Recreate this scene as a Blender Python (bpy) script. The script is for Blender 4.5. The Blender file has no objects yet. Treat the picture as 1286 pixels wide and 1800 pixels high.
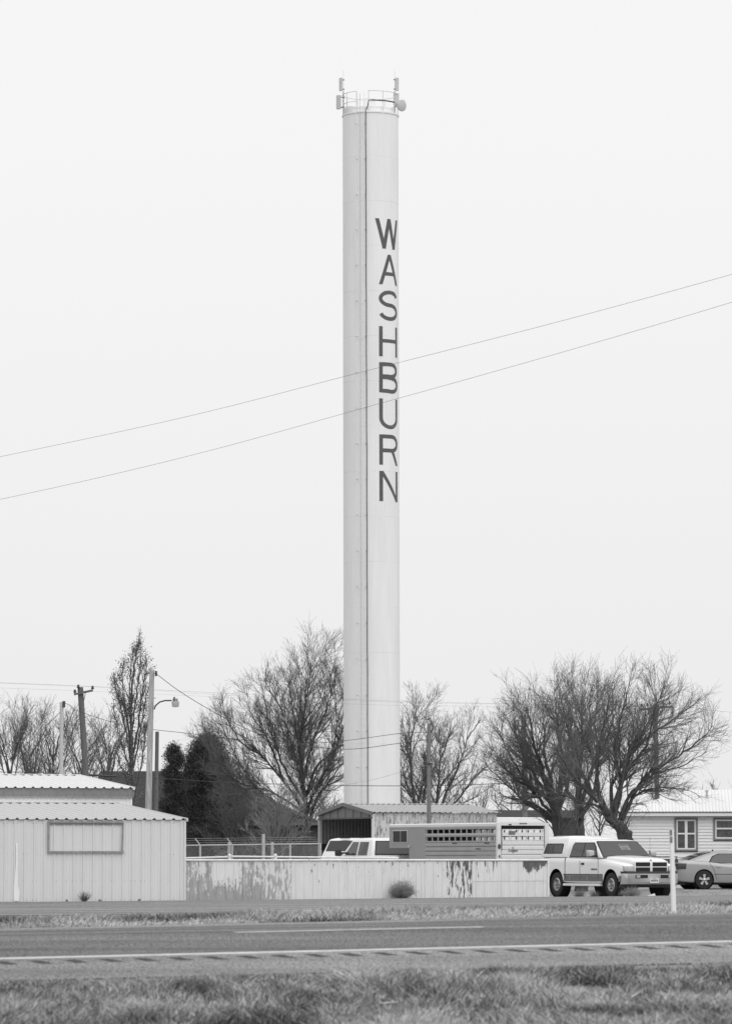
import bpy, bmesh, math, random
import numpy as np
from mathutils import Vector, Matrix
R = math.radians
SC = bpy.context.scene
COL = SC.collection
random.seed(7)

# ------------------------------------------------------------------ camera
FPX = 7750.0                     # focal length in photograph pixels (1286 x 1800)
HOR = 1505.0                     # row of the horizon
PITCH = math.atan((HOR - 900.0) / FPX)
CAMZ = 1.36
cam = bpy.data.cameras.new('camera')
cam.sensor_fit = 'VERTICAL'
cam.sensor_height = 36.0
cam.sensor_width = 36.0
cam.lens = FPX / 1800.0 * 36.0
cam.clip_start = 0.5
cam.clip_end = 20000.0
cam.dof.use_dof = True
cam.dof.focus_distance = 148.0
cam.dof.aperture_fstop = 6.0
camo = bpy.data.objects.new('camera', cam)
COL.objects.link(camo)
camo.location = (0, 0, CAMZ)
camo.rotation_euler = (R(90) + PITCH, 0, 0)
SC.camera = camo

# ------------------------------------------------------------------ sky, sun, exposure
SUN_EL, SUN_AZ = 48.0, 150.0     # azimuth clockwise from +Y (view direction): behind the camera, to the right
w = bpy.data.worlds.new('World')
SC.world = w
w.use_nodes = True
nt = w.node_tree
nt.nodes.clear()
out = nt.nodes.new('ShaderNodeOutputWorld')
bg = nt.nodes.new('ShaderNodeBackground')
sky = nt.nodes.new('ShaderNodeTexSky')
sky.sky_type = 'NISHITA'
sky.sun_disc = False
sky.sun_elevation = R(SUN_EL)
sky.sun_rotation = R(SUN_AZ)
sky.dust_density = 3.0
hs = nt.nodes.new('ShaderNodeHueSaturation')
hs.inputs['Saturation'].default_value = 0.0
nt.links.new(sky.outputs['Color'], hs.inputs['Color'])
tc = nt.nodes.new('ShaderNodeTexCoord')
sep = nt.nodes.new('ShaderNodeSeparateXYZ')
nt.links.new(tc.outputs['Generated'], sep.inputs[0])
ramp = nt.nodes.new('ShaderNodeValToRGB')     # even cloud layer, a little brighter overhead
e = ramp.color_ramp.elements
e[0].position = 0.0; e[0].color = (8.8, 8.8, 8.8, 1)
e[1].position = 1.0; e[1].color = (11.0, 11.0, 11.0, 1)
m_ = ramp.color_ramp.elements.new(0.16); m_.color = (9.6, 9.6, 9.6, 1)
nt.links.new(sep.outputs['Z'], ramp.inputs['Fac'])
cn = nt.nodes.new('ShaderNodeTexNoise')
cn.inputs['Scale'].default_value = 2.2
cn.inputs['Detail'].default_value = 4.0
nt.links.new(tc.outputs['Generated'], cn.inputs['Vector'])
cm = nt.nodes.new('ShaderNodeMapRange')
cm.inputs['To Min'].default_value = 0.97
cm.inputs['To Max'].default_value = 1.03
nt.links.new(cn.outputs['Fac'], cm.inputs['Value'])
vm = nt.nodes.new('ShaderNodeMix'); vm.data_type = 'RGBA'; vm.blend_type = 'MULTIPLY'
vm.inputs['Factor'].default_value = 1.0
nt.links.new(ramp.outputs['Color'], vm.inputs['A'])
nt.links.new(cm.outputs['Result'], vm.inputs['B'])
mx = nt.nodes.new('ShaderNodeMix'); mx.data_type = 'RGBA'
mx.inputs['Factor'].default_value = 0.94
nt.links.new(hs.outputs['Color'], mx.inputs['A'])
nt.links.new(vm.outputs['Result'], mx.inputs['B'])
nt.links.new(mx.outputs['Result'], bg.inputs['Color'])
bg.inputs['Strength'].default_value = 0.099
nt.links.new(bg.outputs[0], out.inputs['Surface'])

sl = bpy.data.lights.new('sun', 'SUN')
sl.energy = 1.2
sl.angle = R(60)
sl.color = (1, 1, 1)
so = bpy.data.objects.new('sun', sl)
COL.objects.link(so)
sd = Vector((math.sin(R(SUN_AZ)) * math.cos(R(SUN_EL)), math.cos(R(SUN_AZ)) * math.cos(R(SUN_EL)), math.sin(R(SUN_EL))))
so.rotation_euler = sd.to_track_quat('Z', 'Y').to_euler()
so.location = (0, 0, 60)

SC.view_settings.view_transform = 'Standard'
SC.view_settings.look = 'None'
SC.view_settings.gamma = 1.0
SC.view_settings.exposure = 0.0
SC.view_settings.use_curve_mapping = False

# ------------------------------------------------------------------ helpers
def at(px, py, Y):
    """world point seen at photograph pixel (px, py) at depth Y"""
    x = (px - 643.0) / FPX
    y = (900.0 - py) / FPX
    t = Y / (math.cos(PITCH) - y * math.sin(PITCH))
    return Vector((x * t, Y, CAMZ + (math.sin(PITCH) + y * math.cos(PITCH)) * t))

TH = R(19.0)                     # the road, sheds and fence all recede to the right by this angle
CT, ST = math.cos(TH), math.sin(TH)
def ab(X, Y):
    return X * CT + (Y - 45.0) * ST, -X * ST + (Y - 45.0) * CT
def xy(a, b):
    return a * CT - b * ST, 45.0 + a * ST + b * CT

PB = [-400, -60, -41, -20, -9, -3.0, 0.0, 3.66, 8.6, 10.0, 20, 40, 50, 60, 86, 88.5, 97, 112, 130, 4000]
PZ = [0.0, -0.25, -0.28, -0.18, 0.06, 0.277, 0.39, 0.52, 0.512, 0.48, 0.37, 0.09, -0.02, -0.005, 0.0, -0.10, -0.10, 0.0, 0.02, 0.0]
def ground(X, Y):
    a, b = ab(X, Y)
    z = float(np.interp(b, PB, PZ))
    g = float(np.interp(b, [10, 60, 86, 105], [0.0155, 0.0060, 0.0060, 0.0025]))
    ar = float(np.interp(b, [10, 60], [0.0, 24.0]))
    return z + g * max(-26.0, min(26.0, a - ar))
def gz(a, b):
    return ground(*xy(a, b))
def lineY(px, b):
    """depth at which pixel column px meets the line b = const"""
    k = (px - 643.0) / 7727.0
    # -k*Y*ST + (Y-45)*CT = b
    return (b + 45.0 * CT) / (CT - k * ST)

# ---- materials (the photograph is monochrome: every material is a neutral grey)
MATS = {}
def mat(name, v, rough=0.6, var=0.0, scale=8.0, bump=0.0, bscale=40.0, metal=0.0, spec=0.4, stretch=(1, 1, 1), emit=0.0, coat=0.0):
    if name in MATS:
        return MATS[name]
    m = bpy.data.materials.new(name)
    m.use_nodes = True
    n = m.node_tree
    b = n.nodes['Principled BSDF']
    b.inputs['Base Color'].default_value = (v, v, v, 1)
    b.inputs['Roughness'].default_value = rough
    b.inputs['Metallic'].default_value = metal
    b.inputs['Specular IOR Level'].default_value = spec
    b.inputs['Coat Weight'].default_value = coat
    if var or bump:
        t = n.nodes.new('ShaderNodeTexCoord')
        mp = n.nodes.new('ShaderNodeMapping')
        mp.inputs['Scale'].default_value = stretch
        n.links.new(t.outputs['Object'], mp.inputs['Vector'])
    if var:
        no = n.nodes.new('ShaderNodeTexNoise')
        no.inputs['Scale'].default_value = scale
        no.inputs['Detail'].default_value = 6
        no.inputs['Roughness'].default_value = 0.65
        n.links.new(mp.outputs[0], no.inputs['Vector'])
        r = n.nodes.new('ShaderNodeMapRange')
        r.inputs['From Min'].default_value = 0.3
        r.inputs['From Max'].default_value = 0.7
        r.inputs['To Min'].default_value = v * (1 - var)
        r.inputs['To Max'].default_value = v * (1 + var)
        n.links.new(no.outputs['Fac'], r.inputs['Value'])
        n.links.new(r.outputs['Result'], b.inputs['Base Color'])
    if bump:
        nb = n.nodes.new('ShaderNodeTexNoise')
        nb.inputs['Scale'].default_value = bscale
        nb.inputs['Detail'].default_value = 4
        n.links.new(mp.outputs[0], nb.inputs['Vector'])
        bp = n.nodes.new('ShaderNodeBump')
        bp.inputs['Strength'].default_value = bump
        bp.inputs['Distance'].default_value = 0.02
        n.links.new(nb.outputs['Fac'], bp.inputs['Height'])
        n.links.new(bp.outputs[0], b.inputs['Normal'])
    MATS[name] = m
    return m

def peel_mat(name, paint, under, bias, grad=0.0, zmid=0.6, scale=3.0, spec=0.3, stretch=7.0, fine=0.0):
    """old paint flaking in vertical runs off the metal below; bias 0 = all paint, 1 = all bare;
    grad > 0: more bare low down, grad < 0: more bare high up (object z, metres)"""
    m = bpy.data.materials.new(name)
    m.use_nodes = True
    n = m.node_tree
    b = n.nodes['Principled BSDF']
    b.inputs['Roughness'].default_value = 0.55
    b.inputs['Specular IOR Level'].default_value = spec
    t = n.nodes.new('ShaderNodeTexCoord')
    oi = n.nodes.new('ShaderNodeObjectInfo')
    mp = n.nodes.new('ShaderNodeMapping')
    mp.inputs['Scale'].default_value = (stretch, stretch, 1.0)
    n.links.new(t.outputs['Object'], mp.inputs['Vector'])
    ad = n.nodes.new('ShaderNodeVectorMath'); ad.operation = 'ADD'
    sc = n.nodes.new('ShaderNodeMath'); sc.operation = 'MULTIPLY'; sc.inputs[1].default_value = 57.0
    n.links.new(oi.outputs['Random'], sc.inputs[0])
    n.links.new(mp.outputs[0], ad.inputs[0])
    n.links.new(sc.outputs[0], ad.inputs[1])
    no = n.nodes.new('ShaderNodeTexNoise')
    no.inputs['Scale'].default_value = scale
    no.inputs['Detail'].default_value = 9
    no.inputs['Roughness'].default_value = 0.68
    n.links.new(ad.outputs[0], no.inputs['Vector'])
    sp = n.nodes.new('ShaderNodeSeparateXYZ')
    n.links.new(t.outputs['Object'], sp.inputs[0])
    g = n.nodes.new('ShaderNodeMath'); g.operation = 'MULTIPLY_ADD'   # -(z-zmid)*grad
    g.inputs[1].default_value = -grad
    g.inputs[2].default_value = grad * zmid + (bias - 0.5) * 0.6
    n.links.new(sp.outputs['Z'], g.inputs[0])
    s = n.nodes.new('ShaderNodeMath'); s.operation = 'ADD'
    n.links.new(no.outputs['Fac'], s.inputs[0])
    n.links.new(g.outputs[0], s.inputs[1])
    r = n.nodes.new('ShaderNodeMapRange')
    r.inputs['From Min'].default_value = 0.49
    r.inputs['From Max'].default_value = 0.515
    n.links.new(s.outputs[0], r.inputs['Value'])
    n2 = n.nodes.new('ShaderNodeTexNoise')
    n2.inputs['Scale'].default_value = 2.5
    n2.inputs['Detail'].default_value = 5
    n.links.new(ad.outputs[0], n2.inputs['Vector'])
    def tone(v, k):
        q = n.nodes.new('ShaderNodeMapRange')
        q.inputs['From Min'].default_value = 0.3
        q.inputs['From Max'].default_value = 0.7
        q.inputs['To Min'].default_value = v * (1 - k)
        q.inputs['To Max'].default_value = v * (1 + k)
        n.links.new(n2.outputs['Fac'], q.inputs['Value'])
        return q
    a, c = tone(paint, 0.05), tone(under, 0.16)
    x = n.nodes.new('ShaderNodeMix'); x.data_type = 'FLOAT'
    n.links.new(r.outputs['Result'], x.inputs['Factor'])
    n.links.new(a.outputs['Result'], x.inputs['A'])
    n.links.new(c.outputs['Result'], x.inputs['B'])
    n.links.new(x.outputs['Result'], b.inputs['Base Color'])
    MATS[name] = m
    return m

def ground_mat(name, lo, hi, s1, s2, bump=0.3, rough=0.95, streak=None, grain=0.0):
    m = bpy.data.materials.new(name)
    m.use_nodes = True
    n = m.node_tree
    b = n.nodes['Principled BSDF']
    b.inputs['Roughness'].default_value = rough
    b.inputs['Specular IOR Level'].default_value = 0.15
    t = n.nodes.new('ShaderNodeTexCoord')
    mp = n.nodes.new('ShaderNodeMapping')
    mp.inputs['Rotation'].default_value = (0, 0, -TH)
    n.links.new(t.outputs['Object'], mp.inputs['Vector'])
    A = n.nodes.new('ShaderNodeTexNoise'); A.inputs['Scale'].default_value = s1; A.inputs['Detail'].default_value = 6
    B = n.nodes.new('ShaderNodeTexNoise'); B.inputs['Scale'].default_value = s2; B.inputs['Detail'].default_value = 3
    n.links.new(mp.outputs[0], A.inputs['Vector'])
    n.links.new(mp.outputs[0], B.inputs['Vector'])
    s = n.nodes.new('ShaderNodeMix'); s.data_type = 'FLOAT'; s.inputs['Factor'].default_value = 0.5
    n.links.new(A.outputs['Fac'], s.inputs['A'])
    n.links.new(B.outputs['Fac'], s.inputs['B'])
    last = s.outputs['Result']
    if streak:
        mq = n.nodes.new('ShaderNodeMapping')
        mq.inputs['Rotation'].default_value = (0, 0, -TH)
        mq.inputs['Scale'].default_value = (0.06, streak, 0.06)
        n.links.new(t.outputs['Object'], mq.inputs['Vector'])
        Q = n.nodes.new('ShaderNodeTexNoise'); Q.inputs['Scale'].default_value = 1.0; Q.inputs['Detail'].default_value = 4
        n.links.new(mq.outputs[0], Q.inputs['Vector'])
        s2_ = n.nodes.new('ShaderNodeMix'); s2_.data_type = 'FLOAT'; s2_.inputs['Factor'].default_value = 0.55
        n.links.new(last, s2_.inputs['A'])
        n.links.new(Q.outputs['Fac'], s2_.inputs['B'])
        last = s2_.outputs['Result']
    r = n.nodes.new('ShaderNodeMapRange')
    r.inputs['From Min'].default_value = 0.36
    r.inputs['From Max'].default_value = 0.64
    r.inputs['To Min'].default_value = lo
    r.inputs['To Max'].default_value = hi
    n.links.new(last, r.inputs['Value'])
    col = r.outputs['Result']
    if grain:                      # stone chips in the surface
        C = n.nodes.new('ShaderNodeTexNoise'); C.inputs['Scale'].default_value = 42.0; C.inputs['Detail'].default_value = 2
        n.links.new(mp.outputs[0], C.inputs['Vector'])
        q = n.nodes.new('ShaderNodeMapRange')
        q.inputs['From Min'].default_value = 0.38
        q.inputs['From Max'].default_value = 0.62
        q.inputs['To Min'].default_value = 1 - grain
        q.inputs['To Max'].default_value = 1 + grain
        n.links.new(C.outputs['Fac'], q.inputs['Value'])
        mu = n.nodes.new('ShaderNodeMath'); mu.operation = 'MULTIPLY'
        n.links.new(col, mu.inputs[0]); n.links.new(q.outputs['Result'], mu.inputs[1])
        col = mu.outputs[0]
    n.links.new(col, b.inputs['Base Color'])
    bp = n.nodes.new('ShaderNodeBump'); bp.inputs['Strength'].default_value = bump; bp.inputs['Distance'].default_value = 0.02
    n.links.new(B.outputs['Fac'], bp.inputs['Height'])
    n.links.new(bp.outputs[0], b.inputs['Normal'])
    MATS[name] = m
    return m

def shade_mat(name, lo, hi, rough=0.9, trans=0.0):
    """reads the per-blade / per-leaf tone stored on the mesh"""
    m = bpy.data.materials.new(name)
    m.use_nodes = True
    n = m.node_tree
    b = n.nodes['Principled BSDF']
    b.inputs['Roughness'].default_value = rough
    b.inputs['Specular IOR Level'].default_value = 0.1
    at_ = n.nodes.new('ShaderNodeAttribute'); at_.attribute_name = 'tone'
    r = n.nodes.new('ShaderNodeMapRange')
    r.inputs['To Min'].default_value = lo
    r.inputs['To Max'].default_value = hi
    n.links.new(at_.outputs['Fac'], r.inputs['Value'])
    n.links.new(r.outputs['Result'], b.inputs['Base Color'])
    MATS[name] = m
    return m

# ---- objects
def tag(o, label=None, cat=None, group=None, kind=None):
    if label: o['label'] = label
    if cat: o['category'] = cat
    if group: o['group'] = group
    if kind: o['kind'] = kind
    return o
def thing(name, label, cat, loc=(0, 0, 0), rz=0.0, group=None):
    o = bpy.data.objects.new(name, None)
    o.empty_display_size = 0.3
    COL.objects.link(o)
    o.location = loc
    o.rotation_euler = (0, 0, rz)
    return tag(o, label, cat, group)
def link(name, me, parent=None, loc=None, rot=None):
    o = bpy.data.objects.new(name, me)
    COL.objects.link(o)
    if parent: o.parent = parent
    if loc is not None: o.location = loc
    if rot is not None: o.rotation_euler = rot
    return o

class MB:
    """collects shapes for ONE mesh object"""
    def __init__(s): s.v = []; s.f = []
    def add(s, vs, fs):
        k = len(s.v)
        s.v += [tuple(p) for p in vs]
        s.f += [tuple(i + k for i in f) for f in fs]
        return s
    def hexa(s, p):
        return s.add(p, [(0, 3, 2, 1), (4, 5, 6, 7), (0, 1, 5, 4), (1, 2, 6, 5), (2, 3, 7, 6), (3, 0, 4, 7)])
    def box(s, x0, x1, y0, y1, z0, z1):
        return s.hexa([(x0, y0, z0), (x1, y0, z0), (x1, y1, z0), (x0, y1, z0), (x0, y0, z1), (x1, y0, z1), (x1, y1, z1), (x0, y1, z1)])
    def poly(s, pts):
        return s.add(pts, [tuple(range(len(pts)))])
    def prism(s, pts, off):
        """closed solid: polygon pts (3d) swept by vector off"""
        n = len(pts); o = Vector(off)
        b = [Vector(p) for p in pts]; t = [p + o for p in b]
        nrm = sum(((b[i] - b[0]).cross(b[(i + 1) % n] - b[0]) for i in range(n)), Vector())
        f = [tuple(range(n)), tuple(range(2 * n - 1, n - 1, -1))]
        f += [(i, i + n, (i + 1) % n + n, (i + 1) % n) for i in range(n)]
        if nrm.dot(o) > 0: f = [tuple(reversed(q)) for q in f]
        return s.add(b + t, f)
    def tube(s, pts, rad, n=6, caps=True):
        pts = [Vector(p) for p in pts]
        if not hasattr(rad, '__len__'): rad = [rad] * len(pts)
        vs = []; fs = []
        side = None
        for i, p in enumerate(pts):
            d = (pts[min(i + 1, len(pts) - 1)] - pts[max(i - 1, 0)])
            if d.length < 1e-9: d = Vector((0, 0, 1))
            d.normalize()
            if side is None:
                side = d.cross(Vector((0, 0, 1)))
                if side.length < 0.1: side = Vector((1, 0, 0))
            side = side - d * side.dot(d)
            side.normalize()
            up = side.cross(d)
            for k in range(n):
                a = 2 * math.pi * k / n
                vs.append(p + (side * math.cos(a) + up * math.sin(a)) * rad[i])
        for i in range(len(pts) - 1):
            for k in range(n):
                k2 = (k + 1) % n
                fs.append((i * n + k, i * n + k2, (i + 1) * n + k2, (i + 1) * n + k))
        if caps:
            fs.append(tuple(range(n - 1, -1, -1)))
            fs.append(tuple(range((len(pts) - 1) * n, len(pts) * n)))
        return s.add(vs, fs)
    def lathe(s, prof, n=24, c=(0, 0, 0), axis='z', caps=True):
        vs = []; fs = []
        for (r, z) in prof:
            for k in range(n):
                a = 2 * math.pi * k / n
                x, y = r * math.cos(a), r * math.sin(a)
                if axis == 'z': vs.append((c[0] + x, c[1] + y, c[2] + z))
                elif axis == 'y': vs.append((c[0] + y, c[1] + z, c[2] + x))
                else: vs.append((c[0] + z, c[1] + x, c[2] + y))
        for i in range(len(prof) - 1):
            for k in range(n):
                k2 = (k + 1) % n
                fs.append((i * n + k, i * n + k2, (i + 1) * n + k2, (i + 1) * n + k))
        if caps:
            fs.append(tuple(range(n - 1, -1, -1)))
            fs.append(tuple(range((len(prof) - 1) * n, len(prof) * n)))
        return s.add(vs, fs)
    def loft(s, rings, caps=True):
        n = len(rings[0]); vs = [p for r in rings for p in r]; fs = []
        for i in range(len(rings) - 1):
            for k in range(n):
                k2 = (k + 1) % n
                fs.append((i * n + k, i * n + k2, (i + 1) * n + k2, (i + 1) * n + k))
        if caps:
            fs.append(tuple(range(n - 1, -1, -1)))
            fs.append(tuple(range((len(rings) - 1) * n, len(rings) * n)))
        return s.add(vs, fs)
    def mesh(s, name, m=None, smooth=None, bevel=0.0):
        me = bpy.data.meshes.new(name)
        me.from_pydata(s.v, [], s.f)
        bm = bmesh.new(); bm.from_mesh(me)
        if bevel:
            bmesh.ops.recalc_face_normals(bm, faces=bm.faces)
            ed = [q for q in bm.edges if len(q.link_faces) == 2 and q.calc_face_angle(0) > 0.5]
            bmesh.ops.bevel(bm, geom=ed, offset=bevel, segments=2, affect='EDGES', profile=0.6, clamp_overlap=True)
        bmesh.ops.recalc_face_normals(bm, faces=bm.faces)
        bm.to_mesh(me); bm.free()
        if smooth is not None:
            me.polygons.foreach_set('use_smooth', [True] * len(me.polygons))
            me.set_sharp_from_angle(angle=R(smooth))
        if m: me.materials.append(MATS[m] if isinstance(m, str) else m)
        return me
    def build(s, name, m, parent=None, smooth=None, bevel=0.0, loc=None, rot=None):
        return link(name, s.mesh(name, m, smooth, bevel), parent, loc, rot)

def copy_tree(o, parent=None):
    c = o.copy(); COL.objects.link(c); c.parent = parent
    for ch in list(o.children): copy_tree(ch, c)
    return c

# ------------------------------------------------------------------ materials
mat('tower_paint', 0.83, 0.5, 0.05, 1.6, stretch=(1, 1, 0.12), spec=0.3)
mat('weld', 0.79, 0.6, 0.1, 2)
mat('tower_trim', 0.62, 0.5, 0.08, 3)
mat('letter_paint', 0.10, 0.55, 0.1, 4)
mat('galv', 0.42, 0.45, 0.12, 6, spec=0.5)
mat('dark_steel', 0.06, 0.5, 0.2, 6)
mat('black', 0.012, 0.6)
mat('rubber', 0.022, 0.8, 0.25, 12)
mat('antenna', 0.55, 0.5, 0.05, 4)
mat('shed_wall', 0.66, 0.5, 0.035, 1.1, stretch=(1.5, 1.5, 0.4), bump=0.05, bscale=3, spec=0.3)
mat('shed_roof', 0.50, 0.42, 0.05, 1.2, spec=0.4)
mat('roof_bright', 0.70, 0.45, 0.04, 1.0, spec=0.4)
mat('fascia', 0.20, 0.55, 0.08, 2)
mat('shed_wall_light', 0.80, 0.5, 0.03, 1)
mat('trim_grey', 0.26, 0.6, 0.25, 9)
mat('white_streak', 0.80, 0.7, 0.05, 5)
mat('pipe', 0.72, 0.5, 0.12, 5)
mat('pipe_grey', 0.45, 0.5, 0.15, 5)
mat('wood_light', 0.36, 0.85, 0.5, 3.5, stretch=(5, 5, 0.5), bump=0.4, bscale=25)
mat('wood_pale', 0.50, 0.85, 0.15, 5, stretch=(5, 5, 0.5))
mat('wood_dark', 0.13, 0.9, 0.3, 5, stretch=(5, 5, 0.5))
mat('wood_mid', 0.19, 0.9, 0.25, 5, stretch=(5, 5, 0.5))
mat('wire', 0.05, 0.6)
mat('wire_grey', 0.20, 0.6)
mat('bark_dark', 0.07, 0.95, 0.4, 6, stretch=(2, 2, 0.6), bump=0.8, bscale=14)
mat('bark', 0.085, 0.95, 0.35, 5, stretch=(2, 2, 0.6), bump=0.6, bscale=14)
mat('twig', 0.16, 0.95, 0.25, 0.8)
mat('twig_pale', 0.17, 0.95, 0.25, 0.8)
mat('twig_shrub', 0.24, 0.95, 0.2, 0.8)
mat('cut_wood', 0.16, 0.9, 0.2, 6)
mat('car_white', 0.80, 0.3, 0.015, 2, spec=0.5, coat=0.5)
mat('car_silver', 0.33, 0.3, 0.02, 2, metal=0.35, spec=0.5, coat=0.5)
mat('car_grey', 0.15, 0.4, 0.05, 3, metal=0.2, spec=0.5)
mat('car_dark', 0.03, 0.3, spec=0.5, coat=0.5)
mat('chrome', 0.55, 0.22, metal=1.0)
mat('bumper', 0.50, 0.28, 0.04, 3, metal=0.45, spec=0.6)
mat('alloy', 0.50, 0.35, metal=0.6)
mat('glass', 0.03, 0.06, spec=0.6)
mat('glass_tint', 0.008, 0.2, spec=0.2)
mat('glass_mid', 0.05, 0.06, spec=0.6)
mat('house_pane', 0.075, 0.08, 0.55, 5, spec=0.6)  # mottled tone painted in for reflections and curtains in the panes
mat('lamp_glass', 0.42, 0.15, 0.3, 18, spec=0.6)
mat('tail_lamp', 0.055, 0.2, 0.3, 10, spec=0.5)
mat('plastic', 0.03, 0.6, 0.1, 6)
mat('paper', 0.62, 0.8, 0.05, 6)
mat('ink', 0.10, 0.8)
mat('sign_dim', 0.22, 0.5, 0.05, 6)  # sign paper darkened in colour to look dimmed behind the windshield
mat('sign_ink', 0.09, 0.6)
mat('seat', 0.10, 0.8)
mat('trailer_skin', 0.31, 0.4, 0.06, 1.2, metal=0.15, spec=0.5)
mat('trailer_rail', 0.37, 0.4, 0.08, 2.0, metal=0.2, spec=0.5)
mat('trailer_white', 0.66, 0.4, 0.05, 2.0, spec=0.5)
mat('camper_white', 0.84, 0.45, 0.03, 1.0)
mat('siding', 0.80, 0.6, 0.03, 2, stretch=(0.4, 1, 4))
mat('house_trim', 0.80, 0.55, 0.03, 3)
mat('window_trim', 0.19, 0.6, 0.1, 4)
mat('sash', 0.80, 0.5, 0.03, 4)
mat('curtain', 0.30, 0.9, 0.3, 9)
mat('tin_roof', 0.72, 0.5, 0.06, 0.8, stretch=(1, 0.3, 1))
mat('brick_dark', 0.06, 0.85, 0.3, 4)
mat('shingle', 0.042, 0.95, 0.3, 5)
mat('door_pale', 0.30, 0.7, 0.1, 4)
mat('fascia_dim', 0.13, 0.7, 0.2, 4)
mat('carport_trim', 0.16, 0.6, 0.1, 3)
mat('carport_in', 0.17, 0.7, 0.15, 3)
mat('carport_roof', 0.40, 0.5, 0.12, 2)
mat('post_white', 0.82, 0.5, 0.03, 4)
mat('reflector', 0.20, 0.35, 0.1, 6)
mat('road_paint', 0.54, 0.8, 0.22, 6, stretch=(1, 1, 1))
mat('road_paint_worn', 0.40, 0.85, 0.3, 5)
mat('groove', 0.055, 0.95, 0.25, 6)
mat('weed', 0.17, 0.95, 0.3, 6)
mat('tumbleweed', 0.30, 0.95, 0.35, 5)
peel_mat('corr_peel', 0.66, 0.17, 0.42, 0.0, 1.5, 3.4, stretch=6.0)
peel_mat('pan_bare', 0.67, 0.36, 0.575, 0.12, 0.6, 3.4, stretch=4.0)
peel_mat('pan_low', 0.70, 0.35, 0.46, 0.40, 0.55, 3.6, stretch=4.0)
peel_mat('pan_mix', 0.67, 0.38, 0.49, 0.05, 0.6, 2.6, stretch=4.5)
peel_mat('pan_white', 0.70, 0.16, 0.235, -0.10, 0.6, 3.4, stretch=3.0)
peel_mat('pan_dark', 0.71, 0.115, 0.47, -0.04, 0.6, 2.2, stretch=6.0)
peel_mat('pan_flake', 0.71, 0.12, 0.44, -0.16, 0.6, 1.8, stretch=6.0)
peel_mat('pan_top', 0.71, 0.125, 0.56, -0.6, 0.40, 1.8, stretch=4.0)
ground_mat('dirt', 0.085, 0.25, 0.35, 9.0, grain=0.4)
ground_mat('asphalt_lane', 0.085, 0.20, 0.5, 14.0, 0.5, streak=0.9, grain=0.7)
ground_mat('asphalt_shoulder', 0.165, 0.28, 0.6, 14.0, 0.5, streak=0.5, grain=0.7)
ground_mat('asphalt_old', 0.15, 0.275, 0.5, 6.0, 0.4, streak=0.4, grain=0.8)
ground_mat('gravel', 0.15, 0.42, 0.5, 6.0, 0.8)
shade_mat('grass_near', 0.06, 0.62)
shade_mat('grass_far', 0.065, 0.56)
shade_mat('leaf_poplar', 0.11, 0.34)
shade_mat('leaf_cedar', 0.028, 0.105)
mat('lamp_cover', 0.40, 0.4, 0.05, 5)
# ------------------------------------------------------------------ ground and roads
def sheet(name, A, B, m, dz=0.0, parent=None, kind='structure'):
    """terrain-following sheet over the grid A x B (road coordinates)"""
    v = []; f = []
    for b in B:
        for a in A:
            X, Y = xy(a, b)
            v.append((X, Y, gz(a, b) + dz))
    n = len(A)
    for j in range(len(B) - 1):
        for i in range(n - 1):
            f.append((j * n + i, j * n + i + 1, (j + 1) * n + i + 1, (j + 1) * n + i))
    if dz and name != 'yard':       # the slab's edges go down into the ground
        rim = [i for i in range(n)] + [(j + 1) * n - 1 for j in range(1, len(B))] + [len(v) - 2 - i for i in range(n - 1)] + [j * n for j in range(len(B) - 2, 0, -1)]
        k0 = len(v)
        v += [(v[i][0], v[i][1], v[i][2] - dz - .03) for i in rim]
        f += [(rim[i], rim[(i + 1) % len(rim)], k0 + (i + 1) % len(rim), k0 + i) for i in range(len(rim))]
    me = bpy.data.meshes.new(name)
    me.from_pydata(v, [], f)
    me.materials.append(MATS[m])
    o = link(name, me, parent)
    if kind and not parent: o['kind'] = kind
    return o
GA = sorted(set([-6000, -2500, -1000, -400, -200, -120, -80, -26, -2, 26, 50, 90, 150, 260, 500, 1000, 2500, 6000] + list(range(-60, 100, 4))))
GB = sorted(set([-400, -200, -100, -60, -41, -30, -20, -14, -9, -6, -3.0, 0.0, 3.66, 8.6, 10.0, 13, 16, 20, 25, 30, 35, 40, 45, 50, 55, 60, 70, 78, 86, 88.5, 97, 105, 112, 118, 130, 160, 200, 300, 600, 1500, 4000, 8000]))
sheet('ground', GA, GB, 'dirt')
RA = [-300, -120, -60, -26, -13, 0, 13, 26, 60, 120, 300]
highway = sheet('highway', RA, [0.0, 1.8, 3.66, 6.0, 7.4], 'asphalt_lane', 0.018)
def child_sheet(name, A, B, m, dz, parent):
    return sheet(name, A, B, m, dz, parent)
child_sheet('shoulder', RA, [-3.0, -1.5, -0.86], 'asphalt_shoulder', 0.016, highway)
child_sheet('shoulder', RA, [-0.34, 0.004], 'asphalt_shoulder', 0.016, highway)
child_sheet('shoulder', RA, [7.4, 8.6], 'asphalt_shoulder', 0.016, highway)
child_sheet('edge_line', RA, [-0.06, 0.14], 'road_paint', 0.021, highway)
# lane dash: pixel 412..838 on the crown line
def a_of(px, b):
    Y = lineY(px, b)
    return ab((px - 643.0) / 7727.0 * Y, Y)[0]
a0, a1 = a_of(412, 3.66), a_of(842, 3.66)
for k in (-1, 0, 1):
    d0 = a0 + k * 12.2
    child_sheet('lane_dash', [d0, (d0 + d0 + a1 - a0) / 2, d0 + a1 - a0], [3.50, 3.68], 'road_paint_worn', 0.021, highway)
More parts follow.
